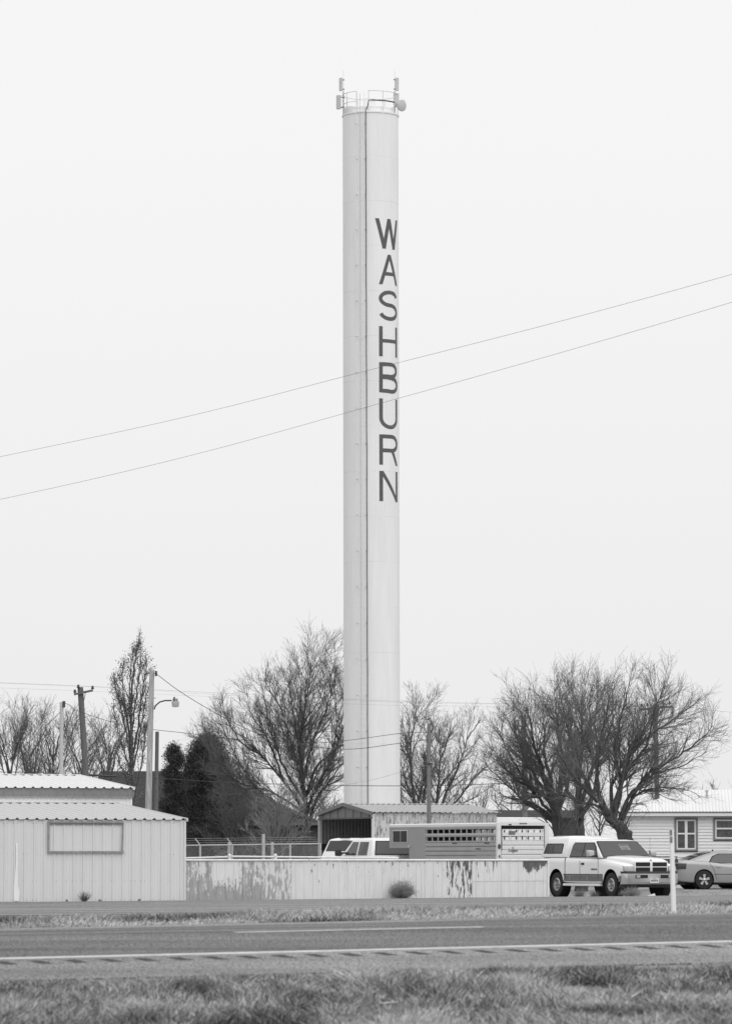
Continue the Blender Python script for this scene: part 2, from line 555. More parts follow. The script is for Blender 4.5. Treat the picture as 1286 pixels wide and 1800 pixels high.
# milled rumble strip: dished dark grooves with plain pavement between them
G0, G1, GP, GW = -0.86, -0.34, 0.355, 0.145
gm = MB()
NG = 6
for j, bb in enumerate((0.0, 0.06, G1 - G0 - 0.06, G1 - G0)):
    for i in range(NG + 1):
        s_ = i / NG
        dep = -0.014 * math.sin(math.pi * s_) * (0.0 if j in (0, 3) else 1.0)
        gm.v.append((s_ * GW, bb, dep))
for j in range(3):
    for i in range(NG):
        q = j * (NG + 1) + i
        gm.f.append((q, q + 1, q + NG + 2, q + NG + 1))
groove_me = gm.mesh('rumble_groove', 'groove', 60)
lead = None
aL = a_of(-60, -0.6); nG = int((a_of(1350, -0.6) - aL) / GP) + 1
for k in range(nG):
    aa = aL + k * GP
    X, Y = xy(aa, G0)
    o = link('rumble_groove', groove_me, highway, (X, Y, gz(aa, G0) + 0.015))
    o.rotation_euler = Matrix.Identity(3).to_euler()
    p0 = Vector((X, Y, gz(aa, G0) + 0.0155)); X1, Y1 = xy(aa + GW, G0); X2, Y2 = xy(aa, G1)
    ux = (Vector((X1, Y1, gz(aa + GW, G0) + 0.0155)) - p0).normalized()
    vy = (Vector((X2, Y2, gz(aa, G1) + 0.0155)) - p0).normalized()
    wz = ux.cross(vy)
    o.matrix_local = Matrix(((ux.x, vy.x, wz.x, p0.x), (ux.y, vy.y, wz.y, p0.y), (ux.z, vy.z, wz.z, p0.z), (0, 0, 0, 1)))
gap = MB()
def gquad(a0_, a1_):
    p = []
    for (a_, b_) in ((a0_, G0), (a1_, G0), (a1_, G1), (a0_, G1)):
        X, Y = xy(a_, b_)
        p.append((X, Y, gz(a_, b_) + 0.016))
    gap.poly(p)
for k in range(nG):
    gquad(aL + k * GP + GW, aL + (k + 1) * GP)
aE = aL + nG * GP
for q0, q1 in ((-300, -120), (-120, -60), (-60, -26), (-26, aL), (aE, 26), (26, 60), (60, 120), (120, 300)):
    if q1 > q0: gquad(q0, q1)
gap.build('shoulder', 'asphalt_shoulder', highway)

sheet('frontage_road', [-300, -120, -60, -26, -2, 10, 24, 37, 50, 60, 120, 300], [60.5, 66, 72, 78, 85.8], 'asphalt_old', 0.03)
# gravel yard in front of the house, where the pickup and the sedan are parked
sheet('yard', [24, 30, 36.0, 37, 44, 50, 60, 90], [86.3, 88.5, 97, 105, 112, 118, 130], 'gravel', 0.012)

# ------------------------------------------------------------------ grass
def vnoise(x, y, seed=0):
    """smooth value noise, vectorised"""
    rs = np.random.RandomState(seed)
    T = rs.rand(256, 256)
    xi = np.floor(x).astype(int); yi = np.floor(y).astype(int)
    fx = x - xi; fy = y - yi
    fx = fx * fx * (3 - 2 * fx); fy = fy * fy * (3 - 2 * fy)
    g = lambda i, j: T[i % 256, j % 256]
    return (g(xi, yi) * (1 - fx) + g(xi + 1, yi) * fx) * (1 - fy) + (g(xi, yi + 1) * (1 - fx) + g(xi + 1, yi + 1) * fx) * fy

def zvec(a, b):
    z = np.interp(b, PB, PZ)
    g = np.interp(b, [10, 60, 86, 105], [0.0155, 0.0060, 0.0060, 0.0025])
    ar = np.interp(b, [10, 60], [0.0, 24.0])
    return z + g * np.clip(a - ar, -26, 26)

def grass(name, a, b, h, wd, tone, m, seed, lean=0.45, dirx=0.2):
    """one blade per (a, b): three-joint ribbons bent over by the wind"""
    rs = np.random.RandomState(seed)
    N = len(a)
    X = a * CT - b * ST; Y = 45 + a * ST + b * CT; Z = zvec(a, b) - 0.01
    th = rs.rand(N) * 2 * np.pi
    L = (np.abs(rs.randn(N)) * lean + 0.1) * h
    dx = np.cos(th) * L + dirx * h; dy = np.sin(th) * L
    ph = rs.rand(N) * np.pi
    wx, wy = np.cos(ph) * wd, np.sin(ph) * wd * 0.6
    V = np.empty((N, 7, 3))
    for j, (t, ww) in enumerate(((0.0, 1.0), (0.4, 0.85), (0.75, 0.6))):
        cx = X + dx * t * t; cy = Y + dy * t * t; cz = Z + h * (t - 0.18 * t * t)
        V[:, 2 * j, 0] = cx - wx * ww; V[:, 2 * j, 1] = cy - wy * ww; V[:, 2 * j, 2] = cz
        V[:, 2 * j + 1, 0] = cx + wx * ww; V[:, 2 * j + 1, 1] = cy + wy * ww; V[:, 2 * j + 1, 2] = cz
    V[:, 6, 0] = X + dx; V[:, 6, 1] = Y + dy; V[:, 6, 2] = Z + h * 0.82
    base = (np.arange(N) * 7)[:, None]
    loops = np.concatenate([base + np.array([[0, 1, 3, 2]]), base + np.array([[2, 3, 5, 4]]), base + np.array([[4, 5, 6]])], axis=1)
    me = bpy.data.meshes.new(name)
    me.vertices.add(N * 7)
    me.vertices.foreach_set('co', V.ravel())
    me.loops.add(N * 11)
    me.loops.foreach_set('vertex_index', loops.ravel().astype(np.int32))
    me.polygons.add(N * 3)
    st = (np.arange(N) * 11)[:, None] + np.array([[0, 4, 8]])
    me.polygons.foreach_set('loop_start', st.ravel().astype(np.int32))
    me.polygons.foreach_set('loop_total', np.tile([4, 4, 3], N).astype(np.int32))
    at_ = me.attributes.new('tone', 'FLOAT', 'POINT')
    at_.data.foreach_set('value', np.repeat(np.clip(tone, 0, 1), 7).astype(np.float32))
    me.update(); me.validate()
    me.materials.append(MATS[m])
    return link(name, me)

rs = np.random.RandomState(3)
# foreground verge, between the camera and the near shoulder
N = 260000
b = -3.04 - rs.rand(N) ** 1.0 * 11.5
hw = 5.6
Yc = 45 + b / CT
a = rs.uniform(-1, 1, N) * hw + (b * ST * 1.0)*0 + (0 - 0) + b * 0.33
cl = vnoise(a * 1.6, b * 0.8, 5) * 0.45 + vnoise(a * 4.1, b * 2.0, 6) * 0.55
keep = rs.rand(N) < np.clip(0.22 + 1.6 * (cl - 0.30), 0.03, 1.0)
a, b, cl = a[keep], b[keep], cl[keep]
h = (0.05 + 0.42 * np.clip(cl - 0.25, 0, 1) + 0.07 * rs.rand(len(a))) * np.interp(-b, [3.0, 3.7, 4.3, 5.5], [0.10, 0.22, 0.55, 0.80])
tone = 0.37 + 0.45 * (vnoise(a * 0.9 + 9, b * 0.5, 8) - 0.5) + 0.75 * (vnoise(a * 2.6 + 3, b * 1.1, 9) - 0.5) + 0.5 * (cl - 0.5) + 0.30 * rs.randn(len(a))
tag(grass('verge_grass', a, b, h, 0.003 + 0.0035 * rs.rand(len(a)), tone, 'grass_near', 11, 0.75, 0.08),
    'dry tufted grass on the near verge in front of the highway', 'grass', kind='stuff')
# median between the highway and the frontage road
N = 160000
b = 8.75 + 50.5 * rs.rand(N) ** 1.75
Yb = 45 + b / CT
a = rs.uniform(-1, 1, N) * (0.095 * Yb + 1.5) + b * 0.36 + 0.2
cl = vnoise(a * 0.9, b * 0.6, 15) * 0.6 + vnoise(a * 2.7, b * 1.5, 16) * 0.4
keep = rs.rand(N) < np.clip(0.28 + 1.5 * (cl - 0.28), 0.06, 1.0)
a, b, cl = a[keep], b[keep], cl[keep]
h = (0.06 + 0.15 * np.clip(cl - 0.1, 0, 1) + 0.07 * rs.rand(len(a))) * np.interp(b, [8.7, 9.4, 11, 30, 50, 60], [0.4, 0.8, 1.25, 1.0, 0.7, 0.3])
tone = 0.50 + 1.3 * (vnoise(a * 0.8 + 9, b * 0.45, 18) - 0.5) + 0.22 * rs.randn(len(a))
tag(grass('median_grass', a, b, h, 0.0045 + 0.004 * rs.rand(len(a)), tone, 'grass_far', 21, 0.6, 0.1),
    'pale dry grass on the strip between the highway and the frontage road', 'grass', kind='stuff')
# thin weeds in the gravel yard
N = 9000
a = rs.uniform(33, 58, N); b = 86.4 + 30 * rs.rand(N)
h = 0.03 + 0.07 * rs.rand(N) ** 2
tag(grass('yard_grass', a, b, h, 0.006 + 0.004 * rs.rand(N), 0.45 + 0.25 * rs.randn(N), 'grass_far', 31, 0.6, 0.1),
    'thin dry grass growing through the gravel of the house yard', 'grass', kind='stuff')
# ------------------------------------------------------------------ ribbed sheet metal
def rib_profile(width, pitch, h, wb, wt, minor=0.0):
    """(x, y) line across a panel; ribs stand out towards -y"""
    pts = []
    x = 0.0
    n = max(1, int(round(width / pitch)))
    p = width / n
    for i in range(n):
        c = (i + 0.5) * p
        if minor:
            q = c - p * 0.5
            pts += [(q + p * 0.04 if i else 0.0, 0.0), (q + p * 0.13, 0.0), (q + p * 0.16, -minor), (q + p * 0.20, -minor), (q + p * 0.23, 0.0)]
        else:
            pts += [(c - p * 0.5, 0.0)]
        pts += [(c - wb / 2, 0.0), (c - wt / 2, -h), (c + wt / 2, -h), (c + wb / 2, 0.0)]
        if minor:
            pts += [(c + p * 0.27, 0.0), (c + p * 0.30, -minor), (c + p * 0.34, -minor), (c + p * 0.37, 0.0)]
    pts.append((width, 0.0))
    return pts
def ribbed_mesh(name, m, width, height, pitch=0.305, h=0.03, wb=0.075, wt=0.03, minor=0.008, t=0.003):
    pr = rib_profile(width, pitch, h, wb, wt, minor)
    k = len(pr)
    mb = MB()
    mb.v = [(x, y, 0) for x, y in pr] + [(x, y, height) for x, y in pr] + [(x, y + t, 0) for x, y in pr] + [(x, y + t, height) for x, y in pr]
    for i in range(k - 1):
        mb.f.append((i, i + 1, k + i + 1, k + i))
        mb.f.append((2 * k + i + 1, 2 * k + i, 3 * k + i, 3 * k + i + 1))
    return mb.mesh(name, m)

def panel_row(parent, name, me, n, wdt, org, ex, ez):
    """n panels side by side from org along unit ex, standing along ez"""
    ex = Vector(ex).normalized(); ez = Vector(ez).normalized(); ey = ez.cross(ex)
    res = []
    for i in range(n):
        p = Vector(org) + ex * (wdt * i)
        o = link(name, me[i % len(me)] if isinstance(me, list) else me, parent)
        o.matrix_local = Matrix(((ex.x, ey.x, ez.x, p.x), (ex.y, ey.y, ez.y, p.y), (ex.z, ey.z, ez.z, p.z), (0, 0, 0, 1)))
        res.append(o)
    return res

PW = 0.914
def eave_shed(name, label, corner, L, W, eave, ridge, wall_m, roof_m, fascia=None):
    """shed whose long wall faces the highway; corner = its front right foot; local x = along the wall"""
    t = thing(name, label, 'shed', corner, TH)
    n = int(math.ceil(L / PW)); L = n * PW
    me = ribbed_mesh('wall_panel', wall_m, PW, eave - (fascia or 0.0) - 0.01)
    panel_row(t, 'wall_panel', me, n, PW, (-L, 0, 0), (1, 0, 0), (0, 0, 1))
    if fascia:
        mf = ribbed_mesh('fascia_panel', 'fascia', PW, fascia - 0.015, 0.305, 0.012, 0.05, 0.02, 0.0)
        panel_row(t, 'fascia_panel', mf, n, PW, (-L, -0.10, eave - fascia), (1, 0, 0), (0, 0, 1))
        MB().box(-L, 0.02, -0.10, 0.03, eave - fascia - 0.05, eave - fascia - 0.004).build('fascia_sill', 'trim_grey', t)
        MB().box(0.0, 0.05, -0.112, 0.05, eave - fascia, eave - 0.02).build('fascia_end', 'fascia', t)
    sl = math.hypot(W / 2 + 0.06, (ridge - eave) * (1 + 0.12 / W))
    mr = ribbed_mesh('roof_panel', roof_m, PW, sl, 0.305, 0.045, 0.13, 0.045, 0.0)
    up = Vector((0, W / 2, ridge - eave)).normalized()
    ov = 0.16 if fascia else 0.07
    dy = -ov
    sl_o = Vector((0, dy, eave + dy * (ridge - eave) / (W / 2) + 0.005))
    panel_row(t, 'roof_panel', mr, n, PW, (-L + 0.06, sl_o.y, sl_o.z), (1, 0, 0), up)
    dn = Vector((0, W / 2, -(ridge - eave))).normalized()
    back = MB().hexa([(-L, W / 2, ridge - .02), (0.03, W / 2, ridge - .02), (0.03, W + .1, eave - .03), (-L, W + .1, eave - .03), (-L, W / 2, ridge + .03), (0.03, W / 2, ridge + .03), (0.03, W + .1, eave + .02), (-L, W + .1, eave + .02)])
    back.build('roof_slope', roof_m, t)
    MB().prism([(-0.004, 0.01, 0), (-0.004, W, 0), (-0.004, W, eave - .02), (-0.004, W / 2, ridge - .03), (-0.004, 0.01, eave - .02)], (-0.03, 0, 0)).build('gable_wall', wall_m, t)
    MB().box(-L, 0, W - 0.04, W, 0, eave - .04).build('back_wall', wall_m, t)
    # trims: corner, rake and ridge
    MB().box(-0.05, 0.006, -0.036, 0.05, 0, eave - (fascia or 0) - 0.02).build('corner_trim', wall_m, t)
    rk = MB()
    for s_ in (0, 1):
        y0, z0 = (dy - .005, sl_o.z) if s_ == 0 else (W + .1, eave - .02)
        rk.hexa([(0.0, y0, z0 - .05), (0.062, y0, z0 - .05), (0.062, W / 2, ridge - .05), (0.0, W / 2, ridge - .05), (0.0, y0, z0 + .045), (0.062, y0, z0 + .045), (0.062, W / 2, ridge + .05), (0.0, W / 2, ridge + .05)])
    rk.build('rake_trim', roof_m, t)
    MB().box(-L, 0.06, W / 2 - 0.14, W / 2 + 0.14, ridge + .036, ridge + .056).build('ridge_cap', roof_m, t)
    return t, L

YF = lineY(326, 86.0)
c1 = at(326, 1583, YF); c1.z = ground(c1.x, c1.y)
E1 = at(326, 1441, YF).z - c1.z
shed, L1 = eave_shed('metal_shed', 'low pale ribbed metal shed beside the highway with an empty sign frame on its wall', c1, 10.5, 15.4, E1, E1 + 0.56, 'shed_wall', 'shed_roof')
# the rectangular frame fixed to the wall
SY = 7727.0 / (YF - 2.5)
def wx(px): return (px - 326) / (SY * CT) * 1.0
fx0, fx1 = wx(86), wx(217)
fz0, fz1 = at(150, 1499, YF - 1).z - c1.z, at(150, 1443.5, YF - 1).z - c1.z
MB().box(fx0, fx1, -0.085, -0.034, fz1 - 0.05, fz1).build('frame_bar', 'trim_grey', shed)
MB().box(fx0 + 0.02, fx1 + 0.01, -0.085, -0.034, fz0, fz0 + 0.05).build('frame_bar', 'trim_grey', shed)
MB().hexa([(fx0, -.08, fz0 - .01), (fx0 + .05, -.08, fz0 - .01), (fx0 + .05, -.03, fz0 - .01), (fx0, -.03, fz0 - .01), (fx0 + .0, -.08, fz1 - .052), (fx0 + .05, -.08, fz1 - .052), (fx0 + .05, -.03, fz1 - .052), (fx0, -.03, fz1 - .052)]).build('frame_bar', 'trim_grey', shed)
MB().hexa([(fx1 - .06, -.08, fz0 + .052), (fx1 - .02, -.08, fz0 + .052), (fx1 - .02, -.03, fz0 + .052), (fx1 - .06, -.03, fz0 + .052), (fx1 - .035, -.08, fz1 - .052), (fx1 + .0, -.08, fz1 - .052), (fx1, -.03, fz1 - .052), (fx1 - .035, -.03, fz1 - .052)]).build('frame_bar', 'trim_grey', shed)
MB().hexa([(fx0 + .06, -.05, fz1 - .10), (fx1 - .07, -.05, fz1 - .10), (fx1 - .07, -.032, fz1 - .10), (fx0 + .06, -.032, fz1 - .10), (fx0 + .06, -.05, fz1 - .072), (fx1 - .07, -.05, fz1 - .072), (fx1 - .07, -.032, fz1 - .072), (fx0 + .06, -.032, fz1 - .072)]).build('frame_bar', 'trim_grey', shed)
# smear of whiter paint low on the wall
sm = MB()
sx = wx(32)
ptsm = [(sx - .05, 0.02), (sx + .10, 0.02), (sx + .13, .25), (sx + .06, .5), (sx + .055, 1.2), (sx + .05, 1.75), (sx, 1.75), (sx - .01, 1.0), (sx - .06, .4)]
sm.prism([(x, -0.0335, z) for x, z in ptsm], (0, -0.002, 0))
sm.build('paint_streak', 'white_streak', shed)
# screws in rows
scr = MB()
for zr in (0.62, 1.42, 0.05, E1 - .12):
    for i in range(int(L1 / 0.305)):
        for dx in (-0.05, 0.07):
            x = -L1 + 0.1525 + i * 0.305 + dx
            if random.random() < 0.6: scr.box(x - .008, x + .008, -.008, -.001, zr - .008 + random.uniform(-.01, .01), zr + .008)
so_ = scr.build('screw', 'trim_grey', shed); so_['kind'] = 'stuff'

Y2 = 148.0
c2 = at(231.5, 1500, Y2); c2.z = ground(c2.x, c2.y)
E2 = at(231.5, 1385.5, Y2).z - c2.z
shed2, L2 = eave_shed('metal_barn', 'taller pale metal building behind the low shed with a grey band under its bright roof', c2, 8.2, 13.6, E2, E2 + 0.53, 'shed_wall_light', 'roof_bright', fascia=0.27)
shed2['category'] = 'building'

# ------------------------------------------------------------------ painted sheet-metal fence
fence = thing('metal_fence', 'pale sheet metal fence with peeling paint running from the shed to the parked pickup', 'fence', (c1.x, c1.y, c1.z), TH)
FR = at(962, 1577, lineY(962, 86.0))
FL = (Vector((FR.x, FR.y, 0)) - Vector((c1.x, c1.y, 0))).length
NP = 14
pw = (FL - 0.02) / NP
FH = at(500, 1512.5, lineY(500, 86)).z - ground(*at(500, 1512.5, lineY(500, 86)).xy)
def fgz(x):
    return ground(c1.x + x * CT, c1.y + x * ST) - c1.z
FTOP = FH
kinds = ['pan_bare', 'pan_low', 'pan_bare', 'pan_mix', 'pan_white', 'pan_white', 'pan_white', 'pan_white', 'pan_white', 'pan_white', 'pan_dark', 'two_f', 'two_w', 'two_t']
cache = {}
def fpan(m, hgt, key):
    k = (m, round(hgt, 3))
    if k not in cache: cache[k] = ribbed_mesh('fence_panel', m, pw - 0.004, hgt, 0.305, 0.022, 0.06, 0.022, 0.006)
    return cache[k]
for i in range(NP):
    x0 = 0.02 + i * pw
    zb = fgz(x0 + pw / 2) + 0.005
    m = kinds[i]
    yo = (-0.004 if i % 2 else 0.0)
    if m.startswith('two'):
        seam = zb + 0.535
        lo = link('fence_panel', fpan('pan_white', 0.535 - 0.004, 0), fence, (x0, yo, zb))
        top = {'two_f': 'pan_flake', 'two_w': 'pan_white', 'two_t': 'pan_top'}[m]
        link('fence_panel', fpan(top, round(FTOP - seam, 3), 0), fence, (x0, yo - 0.012, seam - 0.012))
    else:
        o = link('fence_panel', fpan(m, round(FTOP - zb, 3), 0), fence, (x0, yo, zb))
        if m in ('pan_bare', 'pan_low'): o['label'] = 'panel with large bare grey patches'
        if m == 'pan_dark': o['label'] = 'panel with a tall dark patch of bare metal'
xs = 0.0
for k in range(3):      # cap rail in three lengths of pipe
    x0, x1 = FL * k / 3 + (0.01 if k else -0.02), FL * (k + 1) / 3 - 0.01
    MB().tube([(x0, -0.02, FTOP + 0.028), (x1, -0.02, FTOP + 0.028)], 0.032, 8).build('cap_rail', 'pipe', fence, 50)
MB().box(0, FL, 0.03, 0.10, FTOP - 0.03, FTOP + 0.012).build('top_rail', 'trim_grey', fence)
for k in range(6):
    x = 0.05 + k * (FL - 0.1) / 5
    MB().tube([(x, 0.075, fgz(x) - 0.3), (x, 0.075, FTOP - 0.035)], 0.04, 8).build('post', 'pipe_grey', fence, 50)
MB().box(FL - 0.03, FL + 0.03, -0.04, 0.07, fgz(FL) - 0.05, FTOP + 0.02).build('end_post', 'pipe', fence)

# ------------------------------------------------------------------ pipe rail behind the fence
b_p = 88.6
pr = thing('pipe_rail_fence', 'white pipe rail with round topped posts just behind the sheet metal fence', 'fence')
def rail_pt(px, py, b=b_p): return at(px, py, lineY(px, b))
A_ = [rail_pt(318, 1508.5), rail_pt(400, 1506.5)]
MB().tube(A_, 0.028, 8).build('rail', 'pipe', pr, 50)
MB().tube([rail_pt(407, 1505.5), rail_pt(560, 1507), rail_pt(700, 1508.5)], 0.028, 8).build('rail', 'pipe', pr, 50)
for px in (403.5, 484):
    q = rail_pt(px, 1504.5)
    MB().tube([(q.x, q.y, ground(q.x, q.y) - .3), (q.x, q.y, q.z)], 0.05, 10).lathe([(0.001, .075), (.035, .06), (.055, .03), (.058, 0), (.05, -.02)], 10, q).build('post', 'pipe', pr, 50)

# ------------------------------------------------------------------ chain-link fence with barbed-wire arms
b_c = 99.0
cl_t = thing('chain_link_fence', 'chain link fence with slanted barbed wire arms in front of the dark house', 'fence')
def cpt(px, py): return at(px, py, lineY(px, b_c))
PXS = [322, 352, 408, 463, 510, 563]
tops = [cpt(px, 1486 - (px - 322) * 0.012) for px in PXS]
for i in range(len(PXS) - 1):
    MB().tube([tops[i], tops[i + 1]], 0.025, 6).build('top_rail', 'galv', cl_t, 50)
for i, px in enumerate(PXS):
    q = tops[i]
    big = px == 463
    MB().tube([(q.x, q.y, ground(q.x, q.y)), (q.x, q.y, q.z + (0.35 if big else 0.02))], 0.055 if big else 0.035, 8).build('post', 'galv', cl_t, 50)
    if px in (352, 408, 322):
        MB().tube([(q.x, q.y, q.z), (q.x - 0.17, q.y, q.z + 0.22)], 0.02, 6).build('barb_arm', 'galv', cl_t, 50)
for px in (402, 478):
    q = cpt(px, 1480)
    MB().tube([(q.x, q.y + .5, ground(q.x, q.y)), (q.x, q.y + .5, q.z)], 0.05, 8).build('post', 'galv', cl_t, 50)
for k in (0.35, 0.7, 1.0):
    pts = [(q.x - 0.17 * k, q.y, q.z + 0.22 * k) for q in tops]
    MB().tube(pts, 0.004, 3).build('barbed_wire', 'galv', cl_t)
P0, P1 = tops[0], tops[-1]
g0 = ground(P0.x, P0.y); Lc = (P1.xy - P0.xy).length; Hc = P0.z - g0
net = MB()
ex = (P1 - P0); ex.z = 0; ex.normalize()
st = 0.075
k = -Hc
while k < Lc:
    for sgn in (1, -1):
        s0, s1 = (k, k + Hc) if sgn > 0 else (k + Hc, k)
        z0, z1 = 0.0, Hc
        # clip to 0..Lc
        def clip(s0, z0, s1, z1):
            if abs(s1 - s0) < 1e-6: return None
            f0 = min(max((0 - s0) / (s1 - s0), 0), 1); f1 = min(max((Lc - s0) / (s1 - s0), 0), 1)
            lo, hi = min(f0, f1), max(f0, f1)
            if hi - lo < 1e-3: return None
            return (s0 + (s1 - s0) * lo, z0 + (z1 - z0) * lo, s0 + (s1 - s0) * hi, z0 + (z1 - z0) * hi)
        c = clip(s0, z0, s1, z1)
        if c:
            net.tube([Vector((P0.x, P0.y - .03, g0)) + ex * c[0] + Vector((0, 0, c[1])), Vector((P0.x, P0.y - .03, g0)) + ex * c[2] + Vector((0, 0, c[3]))], 0.0026, 3, False)
    k += st
n_ = net.build('chain_mesh', 'galv', cl_t); n_['kind'] = 'stuff'

# ------------------------------------------------------------------ water tower
YT = 230.0
base = at(654, 1545, YT); base.z = ground(base.x, base.y)
RT = 49.2 / 7727.0 * YT
tower = thing('water_tower', 'tall slender white standpipe water tower lettered down its side above the town', 'water tower', base)
tower.rotation_euler = (0, R(-0.13), 0)
ZT = at(652, 203.0, YT).z - base.z
def cyl(a_deg, r, z):
    a = R(a_deg)
    return Vector((r * math.sin(a), -r * math.cos(a), z))
rings = 17
for k in range(rings):       # plate courses, each lapped a hair over the one below
    z0, z1 = ZT * k / rings, ZT * (k + 1) / rings
    MB().lathe([(RT + (.0015 if k % 2 else 0), z0), (RT + (.0015 if k % 2 else 0), z1)], 96, caps=False).build('plate_course', 'tower_paint', tower, 40)
for k in range(1, rings):
    z0 = ZT * k / rings
    MB().lathe([(RT - .002, z0 - .012), (RT + .006, z0 - .005), (RT + .006, z0 + .005), (RT - .002, z0 + .012)], 96, caps=False).build('weld_seam', 'weld', tower, 40)
MB().lathe([(RT - .01, ZT - .09), (RT + 0.035, ZT - .08), (RT + .035, ZT), (0.01, ZT + .03)], 96, caps=False).build('rim', 'tower_paint', tower, 40)
MB().lathe([(RT - .16, ZT + .01), (RT - .16, ZT + .28), (0.02, ZT + .42)], 64, caps=False).build('roof_curb', 'tower_paint', tower, 40)
# letters, painted down the right-hand side, each wrapped round the shell
LW, LHH, STK = 1.31, 1.585, 0.205
LA0 = 16.5                      # degrees at the letters' left edge
def shell_pt(x, z, r):
    return cyl(LA0 + math.degrees(x / RT), r, z)
class Letter:
    def __init__(s, ztop): s.mb = MB(); s.zt = ztop; s.k = 0
    def grid(s, c0, c1):
        """strip between polylines c0 and c1 (unit coordinates) on the shell"""
        r = RT + 0.006 + 0.0016 * s.k; s.k += 1
        n = len(c0); vs = []; fs = []
        M = 4
        for i in range(n):
            for j in range(M + 1):
                t = j / M
                x = c0[i][0] + (c1[i][0] - c0[i][0]) * t; y = c0[i][1] + (c1[i][1] - c0[i][1]) * t
                vs.append(shell_pt(x * LW, s.zt - LHH * (1 - y), r))
        for i in range(n - 1):
            for j in range(M):
                q = i * (M + 1) + j
                fs.append((q, q + 1, q + M + 2, q + M + 1))
        s.mb.add(vs, fs)
    def par(s, x0, y0, x1, y1, hx):
        n = 8
        s.grid([(x0 + (x1 - x0) * i / n, y0 + (y1 - y0) * i / n) for i in range(n + 1)], [(x0 + hx + (x1 - x0) * i / n, y0 + (y1 - y0) * i / n) for i in range(n + 1)])
    def bar(s, x0, x1, yc, t):
        n = 10
        s.grid([(x0 + (x1 - x0) * i / n, yc - t / 2) for i in range(n + 1)], [(x0 + (x1 - x0) * i / n, yc + t / 2) for i in range(n + 1)])
    def path(s, pts, t=STK):
        a = []; b_ = []
        dn = [pts[0]]
        for (x0, y0), (x1, y1) in zip(pts, pts[1:]):       # short steps, so the strip hugs the round shell
            m = max(1, int(math.hypot(x1 - x0, y1 - y0) / .05))
            dn += [(x0 + (x1 - x0) * k / m, y0 + (y1 - y0) * k / m) for k in range(1, m + 1)]
        P = [Vector((x * LW, y * LHH)) for x, y in dn]
        for i in range(len(P)):
            d = (P[min(i + 1, len(P) - 1)] - P[max(i - 1, 0)]).normalized()
            nn = Vector((-d.y, d.x)) * t / 2
            p, q = P[i] + nn, P[i] - nn
            a.append((p.x / LW, p.y / LHH)); b_.append((q.x / LW, q.y / LHH))
        s.grid(a, b_)
def arc(cx, cy, rx, ry, d0, d1, n=14):
    return [(cx + rx * math.cos(R(d0 + (d1 - d0) * i / n)), cy + ry * math.sin(R(d0 + (d1 - d0) * i / n))) for i in range(n + 1)]
tx = STK / LW; ty = STK / LHH * 0.92
rowsL = [384, 447, 510, 573.5, 637, 700.5, 764, 828]
TXT = 'WASHBURN'
for ch, row in zip(TXT, rowsL):
    zt = at(652, row, YT - RT).z - base.z
    g = Letter(zt + 0.02)
    if ch == 'W':
        o_ = -0.15; sp = 1.16
        g.par(o_, 1, o_ + .27 * sp, 0, tx * 1.05); g.par(o_ + .46 * sp, 1, o_ + .25 * sp, 0, tx * 1.05)
        g.par(o_ + .46 * sp, 1, o_ + .70 * sp, 0, tx * 1.05); g.par(o_ + .90 * sp, 1, o_ + .68 * sp, 0, tx * 1.05)
    elif ch == 'A':
        g.par(0.40, 1, 0.0, 0, tx); g.par(0.40, 1, 0.86, 0, tx); g.bar(0.26, .78, .36, ty)
    elif ch == 'S':
        up = arc(.5, .725, .43, .215, 15, 265, 22)
        lo = arc(.5, .285, .43, .225, 85, -165, 22)
        g.path(up + lo)
    elif ch == 'H':
        g.par(0, 1, 0, 0, tx); g.par(1 - tx, 1, 1 - tx, 0, tx); g.bar(tx * .9, 1 - tx * .9, .52, ty)
    elif ch == 'B':
        g.par(0, 1, 0, 0, tx)
        g.path([(tx * .8, 1 - ty / 2), (.35, 1 - ty / 2)] + arc(.55, .74, .34, .26 - ty / 2, 90, -90, 14) + [(.35, .48 + ty / 2), (tx * .8, .48 + ty / 2)])
        g.path([(tx * .8, .52 - ty * .1), (.35, .52 - ty * .1)] + arc(.58, .25 + ty * .12, .37, .26 - ty / 2 + .02, 90, -90, 14) + [(.35, ty / 2), (tx * .8, ty / 2)])
    elif ch == 'U':
        g.path([(tx / 2, 1), (tx / 2, .7), (tx / 2, .42)] + arc(.5, .36, .5 - tx / 2, .36 - ty / 2, 175, 365, 18) + [(1 - tx / 2, .44), (1 - tx / 2, .7), (1 - tx / 2, 1)])
    elif ch == 'R':
        g.par(0, 1, 0, 0, tx)
        g.path([(tx * .8, 1 - ty / 2), (.4, 1 - ty / 2)] + arc(.58, .71, .35, .29 - ty / 2, 90, -90, 14) + [(.4, .42 + ty / 2), (tx * .8, .42 + ty / 2)])
        g.par(.56, .44, 1 - tx, 0, tx * 1.05)
    elif ch == 'N':
        g.par(0, 1, 0, 0, tx); g.par(1 - tx, 1, 1 - tx, 0, tx); g.par(0.0, 1, 1 - tx * 1.05, 0, tx * 1.1)
    g.mb.build('letter', 'letter_paint', tower, 40)['label'] = 'painted dark grey capital ' + ch
